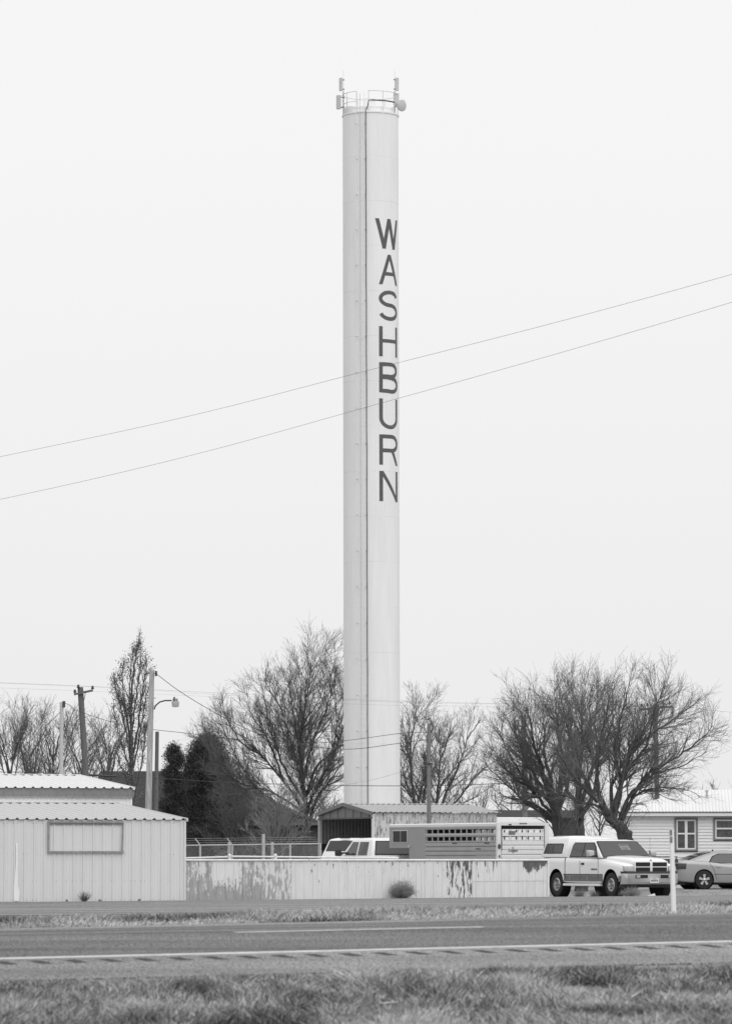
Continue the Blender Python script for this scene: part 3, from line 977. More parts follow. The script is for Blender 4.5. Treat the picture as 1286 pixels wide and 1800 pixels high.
# ladder and the dark cable beside it
lr = RT + 0.16
for a_ in (-27.5, -11.5):
    MB().tube([cyl(a_, lr, 3.0), cyl(a_, lr, ZT + 1.0)], 0.012, 5).build('ladder_rail', 'tower_paint', tower, 50)
MB().tube([cyl(-19.5, lr + .02, 3.0), cyl(-19.5, lr + .02, ZT + 0.9)], 0.012, 5).build('safety_rail', 'galv', tower, 50)
rg = MB()
z = 3.2
while z < ZT + 0.1:
    rg.tube([cyl(-27.5, lr, z), cyl(-11.5, lr, z)], 0.008, 4, False); z += 0.305
r_ = rg.build('ladder_rung', 'tower_paint', tower); r_['kind'] = 'stuff'
bk = MB()
z = 4.0
while z < ZT:
    for a_ in (-29, -10.5): bk.tube([cyl(a_, RT, z), cyl(a_, lr + .02, z)], 0.02, 4)
    z += 1.87
bk_ = bk.build('ladder_bracket', 'galv', tower); bk_['kind'] = 'stuff'
cp = [cyl(-9.5 + 1.2 * (1 - k / 30) + .25 * math.sin(k * 2.1), RT + 0.05, 2.0 + (ZT - 2.0) * k / 30) for k in range(31)] + [cyl(-10.2, RT + .08, ZT + .12)]
MB().tube(cp, 0.021, 6).build('feed_cable', 'dark_steel', tower, 50)
# railing round the top, open at the ladder
RR = RT - 0.03
GAPS = [-30, -4]
def ring_pts(z, a0, a1, n): return [cyl(a0 + (a1 - a0) * i / n, RR, z) for i in range(n + 1)]
for zz, m_, r_ in ((1.08, 'tower_trim', .018), (0.55, 'tower_trim', .016)):
    MB().tube(ring_pts(ZT + zz, -4 if zz > 1 else -1, 330, 60), r_, 5).build('rail', m_, tower, 50)
MB().tube([cyl(-8, RR, ZT + .08), cyl(-3, RR + .03, ZT + .58)] + [cyl(-3 + (64 * i / 12), RR + .03, ZT + .58 - .0 * i) for i in range(1, 13)], 0.026, 5).build('feed_cable', 'dark_steel', tower, 50)
for a_ in [-4, 27, 58, 88, 118, 148, 178, 208, 238, 268, 300, 330]:
    MB().tube([cyl(a_, RR, ZT), cyl(a_, RR, ZT + 1.08)], 0.018, 5).build('rail_post', 'tower_trim', tower, 50)
def T(px, py, dy=0.0):
    q = at(px, py, YT + dy) - base
    return q
# roof hatch and equipment boxes
q = T(622, 195)
MB().lathe([(.42, 0), (.42, .26), (.36, .36), (.01, .42)], 20, (q.x, -0.5, ZT)).build('roof_hatch', 'tower_trim', tower, 40)
q = T(652, 185)
MB().box(q.x - .32, q.x + .30, -.8, -.3, ZT + .28, ZT + .80).build('equipment_box', 'tower_paint', tower, bevel=.02)
MB().box(q.x + .1, q.x + .62, -1.2, -1.0, ZT + .02, ZT + .30).build('equipment_box', 'tower_paint', tower, bevel=.02)
# antenna mounts
def panel_antenna(x, yc, z0, z1, wd, dp, turn):
    mb = MB().box(-wd / 2, wd / 2, -dp / 2, dp / 2, z0, z1)
    return mb.build('antenna_panel', 'antenna', tower, bevel=.02, loc=(x, yc, 0), rot=(0, 0, R(turn)))
for side in (-1, 1):
    xm = T(606.5, 190).x if side < 0 else T(696.5, 190).x
    ym = -0.25
    top = T(606, 125).z
    MB().tube([(xm, ym, ZT - .15), (xm, ym, T(606, 162).z)], 0.035, 6).build('mast', 'galv', tower, 50)
    MB().tube([(xm, ym, T(606, 163).z), (xm, ym, top)], [0.014, 0.009], 5).build('whip_antenna', 'tower_trim', tower, 50)
    zU0, zU1 = T(600, 161.5).z, T(600, 138.5).z
    zL0, zL1 = (T(600, 193.5).z, T(600, 169).z) if side < 0 else (T(600, 189).z, T(600, 165.5).z)
    for (z0, z1, off, wd) in ((zU0, zU1, (-.13 if side < 0 else .12), .17), (zL0, zL1, (-.25 if side < 0 else .10), .24)):
        panel_antenna(xm + off, ym - .05, z0, z1, wd, .12, 25 * side)
        for zz in (z0 + .1, z1 - .1):
            MB().tube([(xm + .06 * side * -1, ym, zz), (xm + off, ym - .03, zz)], 0.028, 5).build('clamp', 'dark_steel', tower)
    br = MB()
    zc = zL0
    for i in range(5):
        s_ = 1 if i % 2 else -1
        br.tube([(xm - .05 * s_, ym + .05, zc), (xm + .06 * s_, ym - .02, zc + .15)], 0.014, 4)
        zc += .15
    br.build('mount_bracket', 'dark_steel', tower)
q = T(707.5, 187)
dish = MB().lathe([(.02, -.22), (.20, -.16), (.30, 0.0), (.315, .06), (.31, .10), (.25, .12), (.01, .13)], 28, (0, 0, 0), 'x')
d_ = dish.build('dish_antenna', 'antenna', tower, 40, loc=(q.x, -.25, q.z), rot=(0, R(4), R(-42)))
MB().tube([(T(697, 190).x, -.25, q.z - .05), (q.x - .1, -.22, q.z)], .035, 6).build('dish_arm', 'dark_steel', tower)
# ------------------------------------------------------------------ open-ended carport shed
YK = 170.0
ck = at(657, 1500, YK); ck.z = ground(ck.x, ck.y)
KE = at(657, 1428, YK).z - ck.z
KR = KE + 0.34
KW, KL = 6.6, 5.03
cp_t = thing('carport_shed', 'flaking corrugated metal shed with an open end at the foot of the water tower', 'shed', ck, TH)
nk = 6; kw = KL / nk
km = ribbed_mesh('wall_panel', 'corr_peel', kw, KE - 0.02, 0.12, 0.02, 0.07, 0.03, 0.0)
panel_row(cp_t, 'wall_panel', km, nk, kw, (0.02, 0, 0), (1, 0, 0), (0, 0, 1))
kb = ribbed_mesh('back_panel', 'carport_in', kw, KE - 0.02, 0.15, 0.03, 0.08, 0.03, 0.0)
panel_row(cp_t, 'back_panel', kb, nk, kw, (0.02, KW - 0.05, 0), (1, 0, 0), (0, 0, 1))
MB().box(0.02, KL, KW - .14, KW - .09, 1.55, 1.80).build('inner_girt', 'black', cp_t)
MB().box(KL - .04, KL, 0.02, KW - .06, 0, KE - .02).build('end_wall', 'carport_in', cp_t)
ksl = math.hypot(KW / 2 + .1, KR - KE)
kr = ribbed_mesh('roof_panel', 'carport_roof', (KL + .3) / nk, ksl, 0.25, 0.03, 0.09, 0.03, 0.0)
panel_row(cp_t, 'roof_panel', kr, nk, (KL + .3) / nk, (-.12, -.1, KE + .0), (1, 0, 0), (0, KW / 2, KR - KE))
MB().hexa([(-.12, KW / 2, KR - .01), (KL + .18, KW / 2, KR - .01), (KL + .18, KW + .1, KE - .01), (-.12, KW + .1, KE - .01), (-.12, KW / 2, KR + .02), (KL + .18, KW / 2, KR + .02), (KL + .18, KW + .1, KE + .02), (-.12, KW + .1, KE + .02)]).build('roof_slope', 'carport_roof', cp_t)
MB().box(-.1, KL + .16, KW / 2 - .12, KW / 2 + .12, KR + .035, KR + .05).build('ridge_cap', 'roof_bright', cp_t)
OT = at(620, 1437.5, 173).z - ck.z
# gable header of upright strips above the opening, with dark rake trim
gh = MB()
ng = 14
for i in range(ng):
    y0, y1 = KW * i / ng + .01, KW * (i + 1) / ng - .01
    zt = lambda y: KE + (KR - KE) * (1 - abs(y - KW / 2) / (KW / 2)) - .03
    s_ = MB().prism([(0, y0, OT), (0, y1, OT), (0, y1, zt(y1)), (0, (y0 + y1) / 2, zt((y0 + y1) / 2)), (0, y0, zt(y0))], (-.03 - .02 * (i % 2), 0, 0))
    s_.build('header_strip', 'carport_trim', cp_t)
rk = MB()
for (ya, za, yb, zb) in ((-.14, KE - .01, KW / 2, KR + .03), (KW + .14, KE - .01, KW / 2, KR + .03)):
    rk.hexa([(-.16, ya, za - .10), (-.10, ya, za - .10), (-.10, yb, zb - .10), (-.16, yb, zb - .10), (-.16, ya, za + .04), (-.10, ya, za + .04), (-.10, yb, zb + .04), (-.16, yb, zb + .04)])
rk.build('rake_trim', 'carport_trim', cp_t)
MB().box(-.07, -.005, 0, KW, OT - .05, OT).build('lintel', 'dark_steel', cp_t)
MB().box(-.06, .06, KW - .10, KW + .02, 0, KE - .05).build('post', 'pipe_grey', cp_t)
MB().box(-.06, .015, -.05, .12, 0, KE - .06).build('post', 'pipe', cp_t)

# ------------------------------------------------------------------ white sided house at the right
YH = 177.0
hc = at(1094, 1500, YH); hc.z = ground(hc.x, hc.y)
HRZ = R(-3.5)
house = thing('white_house', 'white lap sided house with a pale tin roof behind the silver sedan', 'house', hc, HRZ)
SH = 7727.0 / YH
HE = at(1190, 1427, YH).z - hc.z
HL, HW = 9.5, 7.0
def hx(px): return (px - 1094) / SH
def hz(py): return at(1200, py, YH).z - hc.z
wins = [(hx(1184), hx(1224.5), hz(1496.5), hz(1437.5), 2), (hx(1251.5), hx(1290), hz(1477.5), hz(1437.5), 1), (7.2, 8.2, hz(1477.5), hz(1437.5), 1)]
nb = int(HE / 0.1225)
bh = (HE - 0.32) / (nb - 2)
for i in range(nb - 2):
    z0 = 0.25 + i * bh; z1 = z0 + bh
    segs = [(0.0, HL)]
    for (x0, x1, w0, w1, _) in wins:
        if z1 > w0 + 0.01 and z0 < w1 - 0.01:
            ns = []
            for (s0, s1) in segs:
                if s0 < x0 < s1: ns.append((s0, x0)); ns.append((x1, s1))
                else: ns.append((s0, s1))
            segs = ns
    for (s0, s1) in segs:
        MB().prism([(s0, -.036, z0 + .004), (s0, 0.0, z0 + .004), (s0, 0.0, z1), (s0, -.006, z1)], (s1 - s0, 0, 0)).build('siding_board', 'siding', house)
MB().box(0, HL, .01, .12, 0, HE - .02).build('wall_core', 'siding', house) if False else None
for (x0, x1, z0, z1) in [(0, wins[0][0], 0, HE), (wins[0][1], wins[1][0], 0, HE), (wins[1][1], wins[2][0], 0, HE), (wins[2][1], HL, 0, HE),
                         (wins[0][0], wins[0][1], 0, wins[0][2]), (wins[0][0], wins[0][1], wins[0][3], HE), (wins[1][0], wins[1][1], 0, wins[1][2]), (wins[1][0], wins[1][1], wins[1][3], HE),
                         (wins[2][0], wins[2][1], 0, wins[2][2]), (wins[2][0], wins[2][1], wins[2][3], HE)]:
    MB().box(x0, x1, .003, .12, z0, z1 - .03).build('wall', 'siding', house)
MB().box(0, .12, .125, HW, 0, HE - .03).build('wall', 'siding', house)
MB().box(HL - .12, HL, .125, HW, 0, HE - .03).build('wall', 'siding', house)
MB().box(.125, HL - .125, HW - .12, HW, 0, HE - .03).build('wall', 'siding', house)
MB().box(-.02, .08, -.045, .0, .1, HE - .14).build('corner_board', 'house_trim', house)
for (x0, x1, z0, z1, n) in wins:
    w_ = MB()
    t_ = .075
    w_.box(x0, x0 + t_, -.06, .05, z0, z1).box(x1 - t_, x1, -.06, .05, z0, z1).box(x0 + t_, x1 - t_, -.06, .05, z1 - t_, z1).box(x0 + t_, x1 - t_, -.06, .05, z0, z0 + t_)
    win = w_.build('window', 'window_trim', house)
    ix0, ix1, iz0, iz1 = x0 + t_, x1 - t_, z0 + t_, z1 - t_
    wd = (ix1 - ix0) / n
    for k in range(n):
        a0_, a1_ = ix0 + k * wd, ix0 + (k + 1) * wd
        zm = iz0 + (iz1 - iz0) * .53
        s_ = .055
        MB().box(a0_, a0_ + s_, -.03, .04, iz0, iz1).box(a1_ - s_, a1_, -.03, .04, iz0, iz1).box(a0_ + s_, a1_ - s_, -.03, .04, iz1 - s_, iz1).box(a0_ + s_, a1_ - s_, -.03, .04, iz0, iz0 + s_).box(a0_ + s_, a1_ - s_, -.035, .04, zm - .03, zm + .03).build('sash', 'sash', win)
        MB().box(a0_ + s_, a1_ - s_, .0, .008, zm + .03, iz1 - s_).build('pane', 'house_pane', win)
        MB().box(a0_ + s_, a1_ - s_, .015, .023, iz0 + s_, zm - .03).build('pane', 'house_pane', win)
        cu = MB()
        for q in range(5):
            xx = a0_ + s_ + (wd - 2 * s_) * (q + .5) / 5
            cu.lathe([(.02, iz0 + s_), (.035 + .01 * (q % 2), iz0 + .2), (.03, iz0 + .32 + .05 * random.random())], 6, (xx, -.004, 0), caps=True)
# roof: hipped tin
RH = at(1230, 1388.5, YH + 3.5).z - hc.z
ov = .35
ze = HE + .0
e0, e1, e2, e3 = (-ov, -ov, ze), (HL + ov, -ov, ze), (HL + ov, HW + ov, ze), (-ov, HW + ov, ze)
r0, r1 = (2.75, HW / 2, RH), (HL - 2.4, HW / 2, RH)
roof = MB().add([e0, e1, e2, e3, r0, r1], [(0, 1, 5, 4), (1, 2, 5), (2, 3, 4, 5), (3, 0, 4)]).build('roof', 'tin_roof', house)
cor = MB()      # corrugation of the front slope
nR = 76
for i in range(nR):
    x = -ov + (HL + 2 * ov) * (i + .5) / nR
    f_ = 1.0
    if x < 2.75: f_ = (x + ov) / (2.75 + ov)
    if x > HL - 2.4: f_ = (HL + ov - x) / (2.4 + ov)
    y1_, z1_ = -ov + (HW / 2 + ov) * f_, ze + (RH - ze) * f_
    d = .03
    cor.add([(x - d, -ov - .015, ze + .003), (x + d, -ov - .015, ze + .003), (x, -ov - .015, ze + .03), (x - d, y1_, z1_ + .003), (x + d, y1_, z1_ + .003), (x, y1_, z1_ + .03)], [(0, 2, 5, 3), (2, 1, 4, 5), (0, 1, 2)])
c_ = cor.build('roof_corrugation', 'tin_roof', roof); c_['kind'] = 'stuff'
MB().box(-ov, HL + ov, -ov - .012, -ov + .02, ze - .03, ze - .002).build('drip_edge', 'dark_steel', house)
MB().box(-ov + .02, HL + ov - .02, -ov + .025, -ov + .06, ze - .17, ze - .004).build('fascia', 'house_trim', house)
MB().box(-ov + .02, HL + ov - .02, -ov + .062, -.03, ze - .05, ze - .02).build('soffit', 'house_trim', house)
MB().tube([(hx(1242), 2.0, RH - .55), (hx(1242), 2.0, RH - .1)], .04, 8).lathe([(.07, 0), (.07, .05), (.01, .09)], 8, (hx(1242), 2.0, RH - .1)).build('vent_pipe', 'galv', roof, 40)

# ------------------------------------------------------------------ dark house behind the evergreen
YD = 280.0
dcn = at(150, 1500, YD); dcn.z = ground(dcn.x, dcn.y)
dh = thing('dark_brick_house', 'dark brick house with a hipped shingle roof half hidden behind the evergreen', 'house', dcn, 0.0)
SD = 7727.0 / YD
DLN = (566 - 150) / SD
DE = at(400, 1447, YD).z - dcn.z
DR = at(280, 1355.5, YD + 5).z - dcn.z
DW = 10.0
MB().box(0.3, DLN - .3, 0, DW, 0, DE - .06).build('wall', 'brick_dark', dh)
dr_ = MB().add([(0, -.5, DE), (DLN, -.5, DE), (DLN, DW + .5, DE), (0, DW + .5, DE), (.6, DW / 2, DR), (DLN * .50, DW / 2, DR)], [(0, 1, 5, 4), (1, 2, 5), (2, 3, 4, 5), (3, 0, 4), (0, 3, 2, 1)]).build('roof', 'shingle', dh)
MB().box(0, DLN, -.54, -.505, DE - .13, DE + .02).build('fascia', 'fascia_dim', dh)
for (p0, p1, y0, y1, m) in ((375, 402, 1466, 1500, 'door_pale'), (345, 370, 1468, 1500, 'glass')):
    MB().box((p0 - 150) / SD, (p1 - 150) / SD, -.06, -.003, at(0, y1 + 8, YD).z - dcn.z, at(0, y0, YD).z - dcn.z).build('door' if m == 'door_pale' else 'window', m, dh)
for (p0, p1) in ((440, 468), (505, 530)):
    wq = MB().box((p0 - 150) / SD, (p1 - 150) / SD, -.05, -.003, 1.1, 2.2).build('window', 'glass', dh)
    MB().box((p0 - 150) / SD - .06, (p1 - 150) / SD + .06, -.09, -.052, 1.02, 1.09).build('sill', 'door_pale', wq)
# pale ridge tiles / vent litter that shows through the evergreen
for px in (352, 365):
    x = (px - 150) / SD
    MB().box(x, x + .25, .95, 1.2, DE + .42, DE + .62).build('roof_vent', 'door_pale', dr_)

# low dark outbuilding beyond the camper
YO = 238.0
oc = at(870, 1500, YO); oc.z = ground(oc.x, oc.y)
ob = thing('dark_outbuilding', 'low dark outbuilding with a shallow roof beyond the white camper', 'shed', oc, R(2))
SO = 7727.0 / YO
OL = 140 / SO; OE = at(900, 1438, YO).z - oc.z; OR = at(900, 1424, YO + 2.5).z - oc.z
MB().box(0, OL, 0, 5, 0, OE - .03).build('wall', 'brick_dark', ob)
MB().add([(-.2, -.2, OE), (OL + .2, -.2, OE), (OL + .2, 5.2, OE), (-.2, 5.2, OE), (-.2, 2.5, OR), (OL + .2, 2.5, OR)], [(0, 1, 5, 4), (2, 3, 4, 5), (1, 2, 5), (3, 0, 4), (0, 3, 2, 1)]).build('roof', 'shingle', ob)
MB().box(1.0, 1.9, -.05, -.003, 0, OE - .3).build('door', 'wood_dark', ob)

# ------------------------------------------------------------------ vehicles
def bool_cut(o, cutters):
    bm = bmesh.new(); bm.from_mesh(o.data)
    bmesh.ops.triangulate(bm, faces=bm.faces)
    bmesh.ops.recalc_face_normals(bm, faces=bm.faces)
    bm.to_mesh(o.data); bm.free()
    for c in cutters:
        md = o.modifiers.new('cut', 'BOOLEAN'); md.operation = 'DIFFERENCE'; md.object = c; md.solver = 'EXACT'
    bpy.context.view_layer.update()
    dg = bpy.context.evaluated_depsgraph_get()
    me = bpy.data.meshes.new_from_object(o.evaluated_get(dg))
    me.name = o.name
    o.modifiers.clear()
    o.data = me
    for c in cutters: bpy.data.objects.remove(c, do_unlink=True)
    me.polygons.foreach_set('use_smooth', [True] * len(me.polygons))
    me.set_sharp_from_angle(angle=R(35))

def dense(st, step=.16):
    o = [st[0]]
    for p, q in zip(st, st[1:]):
        n = max(1, int(round((q[0] - p[0]) / step)))
        o += [tuple(u + (v - u) * k / n for u, v in zip(p, q)) for k in range(1, n + 1)]
    return o
def ring(x, zt, zb, w_, cr=0.0, hip=0.08):
    half = [(0, zt + cr), (.55 * w_, zt + cr * .75), (.86 * w_, zt + cr * .1), (.955 * w_, zt - hip * .35), (.99 * w_, zt - hip), (w_, zt - hip - .12 * (zt - zb)), (w_, zb + .45 * (zt - zb)), (w_, zb + .10), (.985 * w_, zb + .03), (.94 * w_, zb), (0, zb)]
    return [(x, y, z) for y, z in half] + [(x, -y, z) for y, z in reversed(half[1:-1])]

def wheel(parent, x, y, r, wd, rim_r, style, yside):
    t = MB().lathe([(rim_r * .9, -wd * .2), (rim_r, -wd * .42), (r * .86, -wd * .5), (r * .97, -wd * .42), (r, -wd * .2), (r, wd * .2), (r * .97, wd * .42), (r * .86, wd * .5), (rim_r, wd * .42), (rim_r * .9, wd * .2)], 28, axis='y', caps=True)
    w_ = t.build('wheel', 'rubber', parent, 40, loc=(x, y, r))
    s = 1 if yside > 0 else -1
    o = wd * .43 * s
    rm = MB().lathe([(rim_r * 1.02, 0), (rim_r * .93, .02 * s), (rim_r * .88, -.03 * s), (rim_r * .3, -.04 * s), (rim_r * .28, .02 * s), (.01, .03 * s)], 24, (0, o, 0), 'y', caps=False)
    rm.build('rim', 'dark_steel' if style == 'spoke' else 'alloy', w_, 40)
    if style != 'spoke':
        for k in range(6):
            a = 2 * math.pi * k / 6
            MB().lathe([(.001, 0), (rim_r * .15, 0), (.001, .002 * s)], 8, (rim_r * .60 * math.cos(a), o - .022 * s, rim_r * .60 * math.sin(a)), 'y', caps=False).build('rim_hole', 'black', w_)
    for k in range(5 if style == 'spoke' else 0):
        a = 2 * math.pi * k / 5 + .3
        ca, sa = math.cos(a), math.sin(a)
        hw_ = rim_r * (.19 if style == 'spoke' else .27)
        p = []
        for (q, hh) in ((rim_r * .22, hw_ * .8), (rim_r * .94, hw_ * 1.15)):
            for sg in (-1, 1):
                p.append((q * ca - sg * hh * sa, q * sa + sg * hh * ca))
        pts = [(p[0][0], o + .012 * s, p[0][1]), (p[1][0], o + .012 * s, p[1][1]), (p[3][0], o + .012 * s, p[3][1]), (p[2][0], o + .012 * s, p[2][1])]
        MB().prism(pts, (0, .025 * s, 0)).build('spoke', 'chrome' if style != 'spoke' else 'alloy', w_)
    MB().lathe([(rim_r * .3, .0), (rim_r * .26, .05 * s), (.01, .06 * s)], 12, (0, o + .012 * s, 0), 'y', caps=False).build('hub_cap', 'chrome', w_, 40)
    return w_

class Cabin:
    """greenhouse: four-sided, tapering; gives the y of its side wall and the x of its end walls"""
    def __init__(s, wb, rf, rr, rb, z0, z1, w0, w1, crown=.03):
        s.__dict__.update(locals())
    def body(s, name, m, parent, bevel=.07):
        r = []
        n = 6
        zt = s.z1
        def rect(z, xf, xr, w_): return [(xf, -w_, z), (xf, w_, z), (xr, w_, z), (xr, -w_, z)]
        mb = MB()
        lo = rect(s.z0, s.wb, s.rb, s.w0); hi = rect(s.z1 - .02, s.rf, s.rr, s.w1); tp = rect(s.z1 + s.crown - .02, s.rf - .18, s.rr + .12, s.w1 * .62)
        mb.loft([lo, hi, tp])
        return mb.build(name, m, parent, 50, bevel)
    def y(s, z):
        t = (z - s.z0) / (s.z1 - .02 - s.z0)
        return s.w0 + (s.w1 - s.w0) * t
    def side(s, name, pts, sgn, m, parent, out=.006):
        p = [(x, sgn * (s.y(z) + out), z) for x, z in pts]
        return MB().prism(p, (0, -sgn * .012, 0)).build(name, m, parent)
    def front(s, name, yz, m, parent, out=.008, rear=False):
        xa, xb = (s.wb, s.rf) if not rear else (s.rb, s.rr)
        k = 1 if not rear else -1
        def X(z): return xa + (xb - xa) * (z - s.z0) / (s.z1 - .02 - s.z0) + out * k
        p = [(X(z), y, z) for y, z in yz]
        return MB().prism(p, (-.012 * k, 0, 0)).build(name, m, parent)

def mirror_part(parent, x, y, z, m, sgn, sx=.13, sy=.27, sz=.22):
    o = MB().loft([[(x + .01, y + sgn * .0, z + .03), (x + .01, y + sgn * sy, z + .0), (x + .01, y + sgn * sy, z + sz), (x + .01, y, z + sz)],
                   [(x + sx, y + sgn * .03, z + .05), (x + sx, y + sgn * (sy - .05), z + .03), (x + sx, y + sgn * (sy - .05), z + sz - .03), (x + sx, y + sgn * .03, z + sz - .04)]]).build('mirror', m, parent, 40, .02)
    MB().box(x, x + .06, min(y - sgn * .10, y + sgn * .05), max(y - sgn * .10, y + sgn * .05), z + .0, z + .06).build('mirror_arm', 'plastic', o)
    return o

def seam(parent, pts, r=.007, m='plastic'):
    return MB().tube(pts, r, 4).build('door_seam', m, parent)

def fender_cut(parent, body, axles, r, zc, w_):
    cs = []
    for x in axles:
        for s in (-1, 1):
            c = MB().lathe([(r, 0), (r, .6)], 28, (x, s * (w_ + .25) if s < 0 else w_ - .35, zc), 'y')
            c = MB().lathe([(r, -.30), (r, .30)], 28, (x, s * w_, zc), 'y')
            cs.append(c.build('cutter', 'black', parent))
    bool_cut(body, cs)
    for x in axles:
        for s in (-1, 1):
            y0, y1 = sorted((s * (w_ - .30), s * (w_ - .29)))
            MB().lathe([(r - .004, 0.0), (r - .004, .30)], 28, (x, w_ - .306 if s > 0 else -w_ + .006, zc), 'y', caps=False).build('wheel_well', 'black', parent)
            MB().lathe([(.01, 0), (r + .02, 0.0), (r + .02, .01)], 20, (x, s * (w_ - .285), zc), 'y', caps=False).build('wheel_well', 'black', parent)

# ---- white pickup with topper, parked at the right end of the fence
YP = 143.5
gp = at(1071, 1576, YP)
truck = thing('pickup_truck', 'white pickup with topper, grey lower trim and chrome wheels parked at the fence end', 'pickup truck', (gp.x, gp.y, ground(gp.x, gp.y) + .06), R(-63))
TW = 1.0
st_ = [(-2.93, 1.22, .66, .92), (-2.88, 1.26, .60, .975), (-2.2, 1.28, .50, 1.0), (-1.19, 1.28, .46, 1.0), (-.2, 1.27, .45, 1.0), (.7, 1.26, .45, 1.0), (1.05, 1.24, .45, 1.0), (1.7, 1.155, .55, 1.0), (2.2, 1.10, .58, .99), (2.45, 1.065, .60, .965), (2.55, 1.03, .64, .93), (2.59, .98, .68, .88)]
tb = MB().loft([ring(x, zt, zb, w_, .02) for x, zt, zb, w_ in dense(st_)]).build('body', 'car_white', truck, 35)
fender_cut(truck, tb, (1.76, -1.76), .475, .44, TW)
hood = MB().loft([ring(x, zt, .98, w_, .035, .05) for x, zt, w_ in ((.92, 1.315, .80), (1.4, 1.30, .76), (2.0, 1.265, .70), (2.4, 1.225, .655), (2.55, 1.185, .635), (2.60, 1.14, .62))]).build('hood', 'car_white', truck, 35)
# grille shell with its four dark openings, cross bars between them
MB().box(2.50, 2.635, -.615, .615, .80, 1.165).build('grille', 'car_white', truck, 40, .025)
for s in (-1, 1):
    for (z0, z1) in ((.832, .965), (.995, 1.125)):
        y0, y1 = sorted((s * .045, s * .575))
        MB().box(2.60, 2.641, y0, y1, z0, z1).build('grille_opening', 'black', truck)
MB().lathe([(.03, 0), (.03, .015), (.005, .03)], 10, (2.60, 0, 1.185), 'z').build('hood_ornament', 'dark_steel', truck)
for s in (-1, 1):
    y0, y1 = s * .64, s * .955
    MB().loft([[(2.40, y0, .835), (2.36, y1, .835), (2.36, y1, 1.01), (2.40, y0, 1.015)], [(2.66, y0, .84), (2.585, y1, .84), (2.565, y1, 1.0), (2.64, y0, 1.01)]]).build('headlight', 'lamp_glass', truck, 40, .012)
plan = [(2.42, 1.0), (2.60, .99), (2.72, .93), (2.80, .74), (2.82, 0)]
def bump_ring(z, k): return [(x + k, y, z) for x, y in plan] + [(x + k, -y, z) for x, y in reversed(plan[:-1])] + [(2.40, -.9, z), (2.40, .9, z)]
MB().loft([bump_ring(.43, -.06), bump_ring(.50, 0), bump_ring(.755, 0), bump_ring(.77, -.02)]).build('bumper', 'bumper', truck, 40)
MB().loft([bump_ring(.772, -.01), bump_ring(.835, -.03)]).build('bumper_strip', 'plastic', truck, 40)
MB().loft([bump_ring(.32, -.18), bump_ring(.425, -.06)]).build('air_dam', 'plastic', truck, 40)
for s in (-1, 1):
    y0, y1 = sorted((s * .24, s * .68))
    MB().box(2.78, 2.826, y0, y1, .625, .725).build('bumper_opening', 'black', truck)
    y0, y1 = sorted((s * .52, s * .66))
    MB().box(2.80, 2.832, y0, y1, .64, .712).build('fog_lamp', 'lamp_glass', truck)
pl = MB().box(2.815, 2.832, -.16, .16, .47, .625).build('license_plate', 'paper', truck)
for (y0, y1, z0, z1) in ((-.12, -.07, .545, .60), (-.05, .0, .545, .60), (.02, .06, .545, .60), (.08, .12, .545, .60), (-.08, .08, .622, .638)):
    MB().box(2.833, 2.835, y0, y1, z0 - .03, z1 - .03).build('plate_mark', 'ink', pl)
cab = Cabin(1.16, .42, -1.02, -1.14, 1.255, 1.84, .955, .77, .035)
cb = cab.body('cab', 'car_white', truck)
for s in (-1, 1):
    cab.side('side_window', [(.80, 1.315), (-.12, 1.315), (-.12, 1.735), (.36, 1.735), (.52, 1.62)], s, 'glass', truck, .012)
    cab.side('side_window', [(-.17, 1.315), (-.93, 1.315), (-.90, 1.66), (-.84, 1.735), (-.17, 1.735)], s, 'glass', truck, .012)
    cab.side('window_frame', [(.88, 1.285), (-.98, 1.285), (-.945, 1.68), (-.86, 1.765), (.40, 1.765), (.60, 1.62)], s, 'plastic', truck, .004)
ws = cab.front('windshield', [(-.86, 1.30), (.86, 1.30), (.735, 1.76), (.69, 1.785), (-.69, 1.785), (-.735, 1.76)], 'glass_mid', truck, .016)
cab.front('window_frame', [(-.90, 1.275), (.90, 1.275), (.765, 1.79), (.71, 1.81), (-.71, 1.81), (-.765, 1.79)], 'plastic', truck, .006)
sg = cab.front('windshield_sign', [(-.03, 1.52), (.31, 1.52), (.31, 1.71), (-.03, 1.71)], 'sign_dim', truck, .024)
for (z0, z1, yy0, yy1) in ((1.66, 1.70, -.0, .28), (1.575, 1.60, .02, .26), (1.535, 1.55, .03, .22)):
    cab.front('sign_mark', [(yy0, z0), (yy1, z0), (yy1, z1), (yy0, z1)], 'sign_ink', truck, .030)
for (ya, yb) in ((-.75, -.1), (.05, .7)):
    MB().tube([(1.165, ya, 1.325), (1.13, yb, 1.335)], .012, 5).build('wiper', 'plastic', truck)
topper = Cabin(-1.20, -1.22, -2.62, -2.90, 1.275, 1.955, .965, .83, .05)
topper.body('topper', 'car_white', truck, .08)
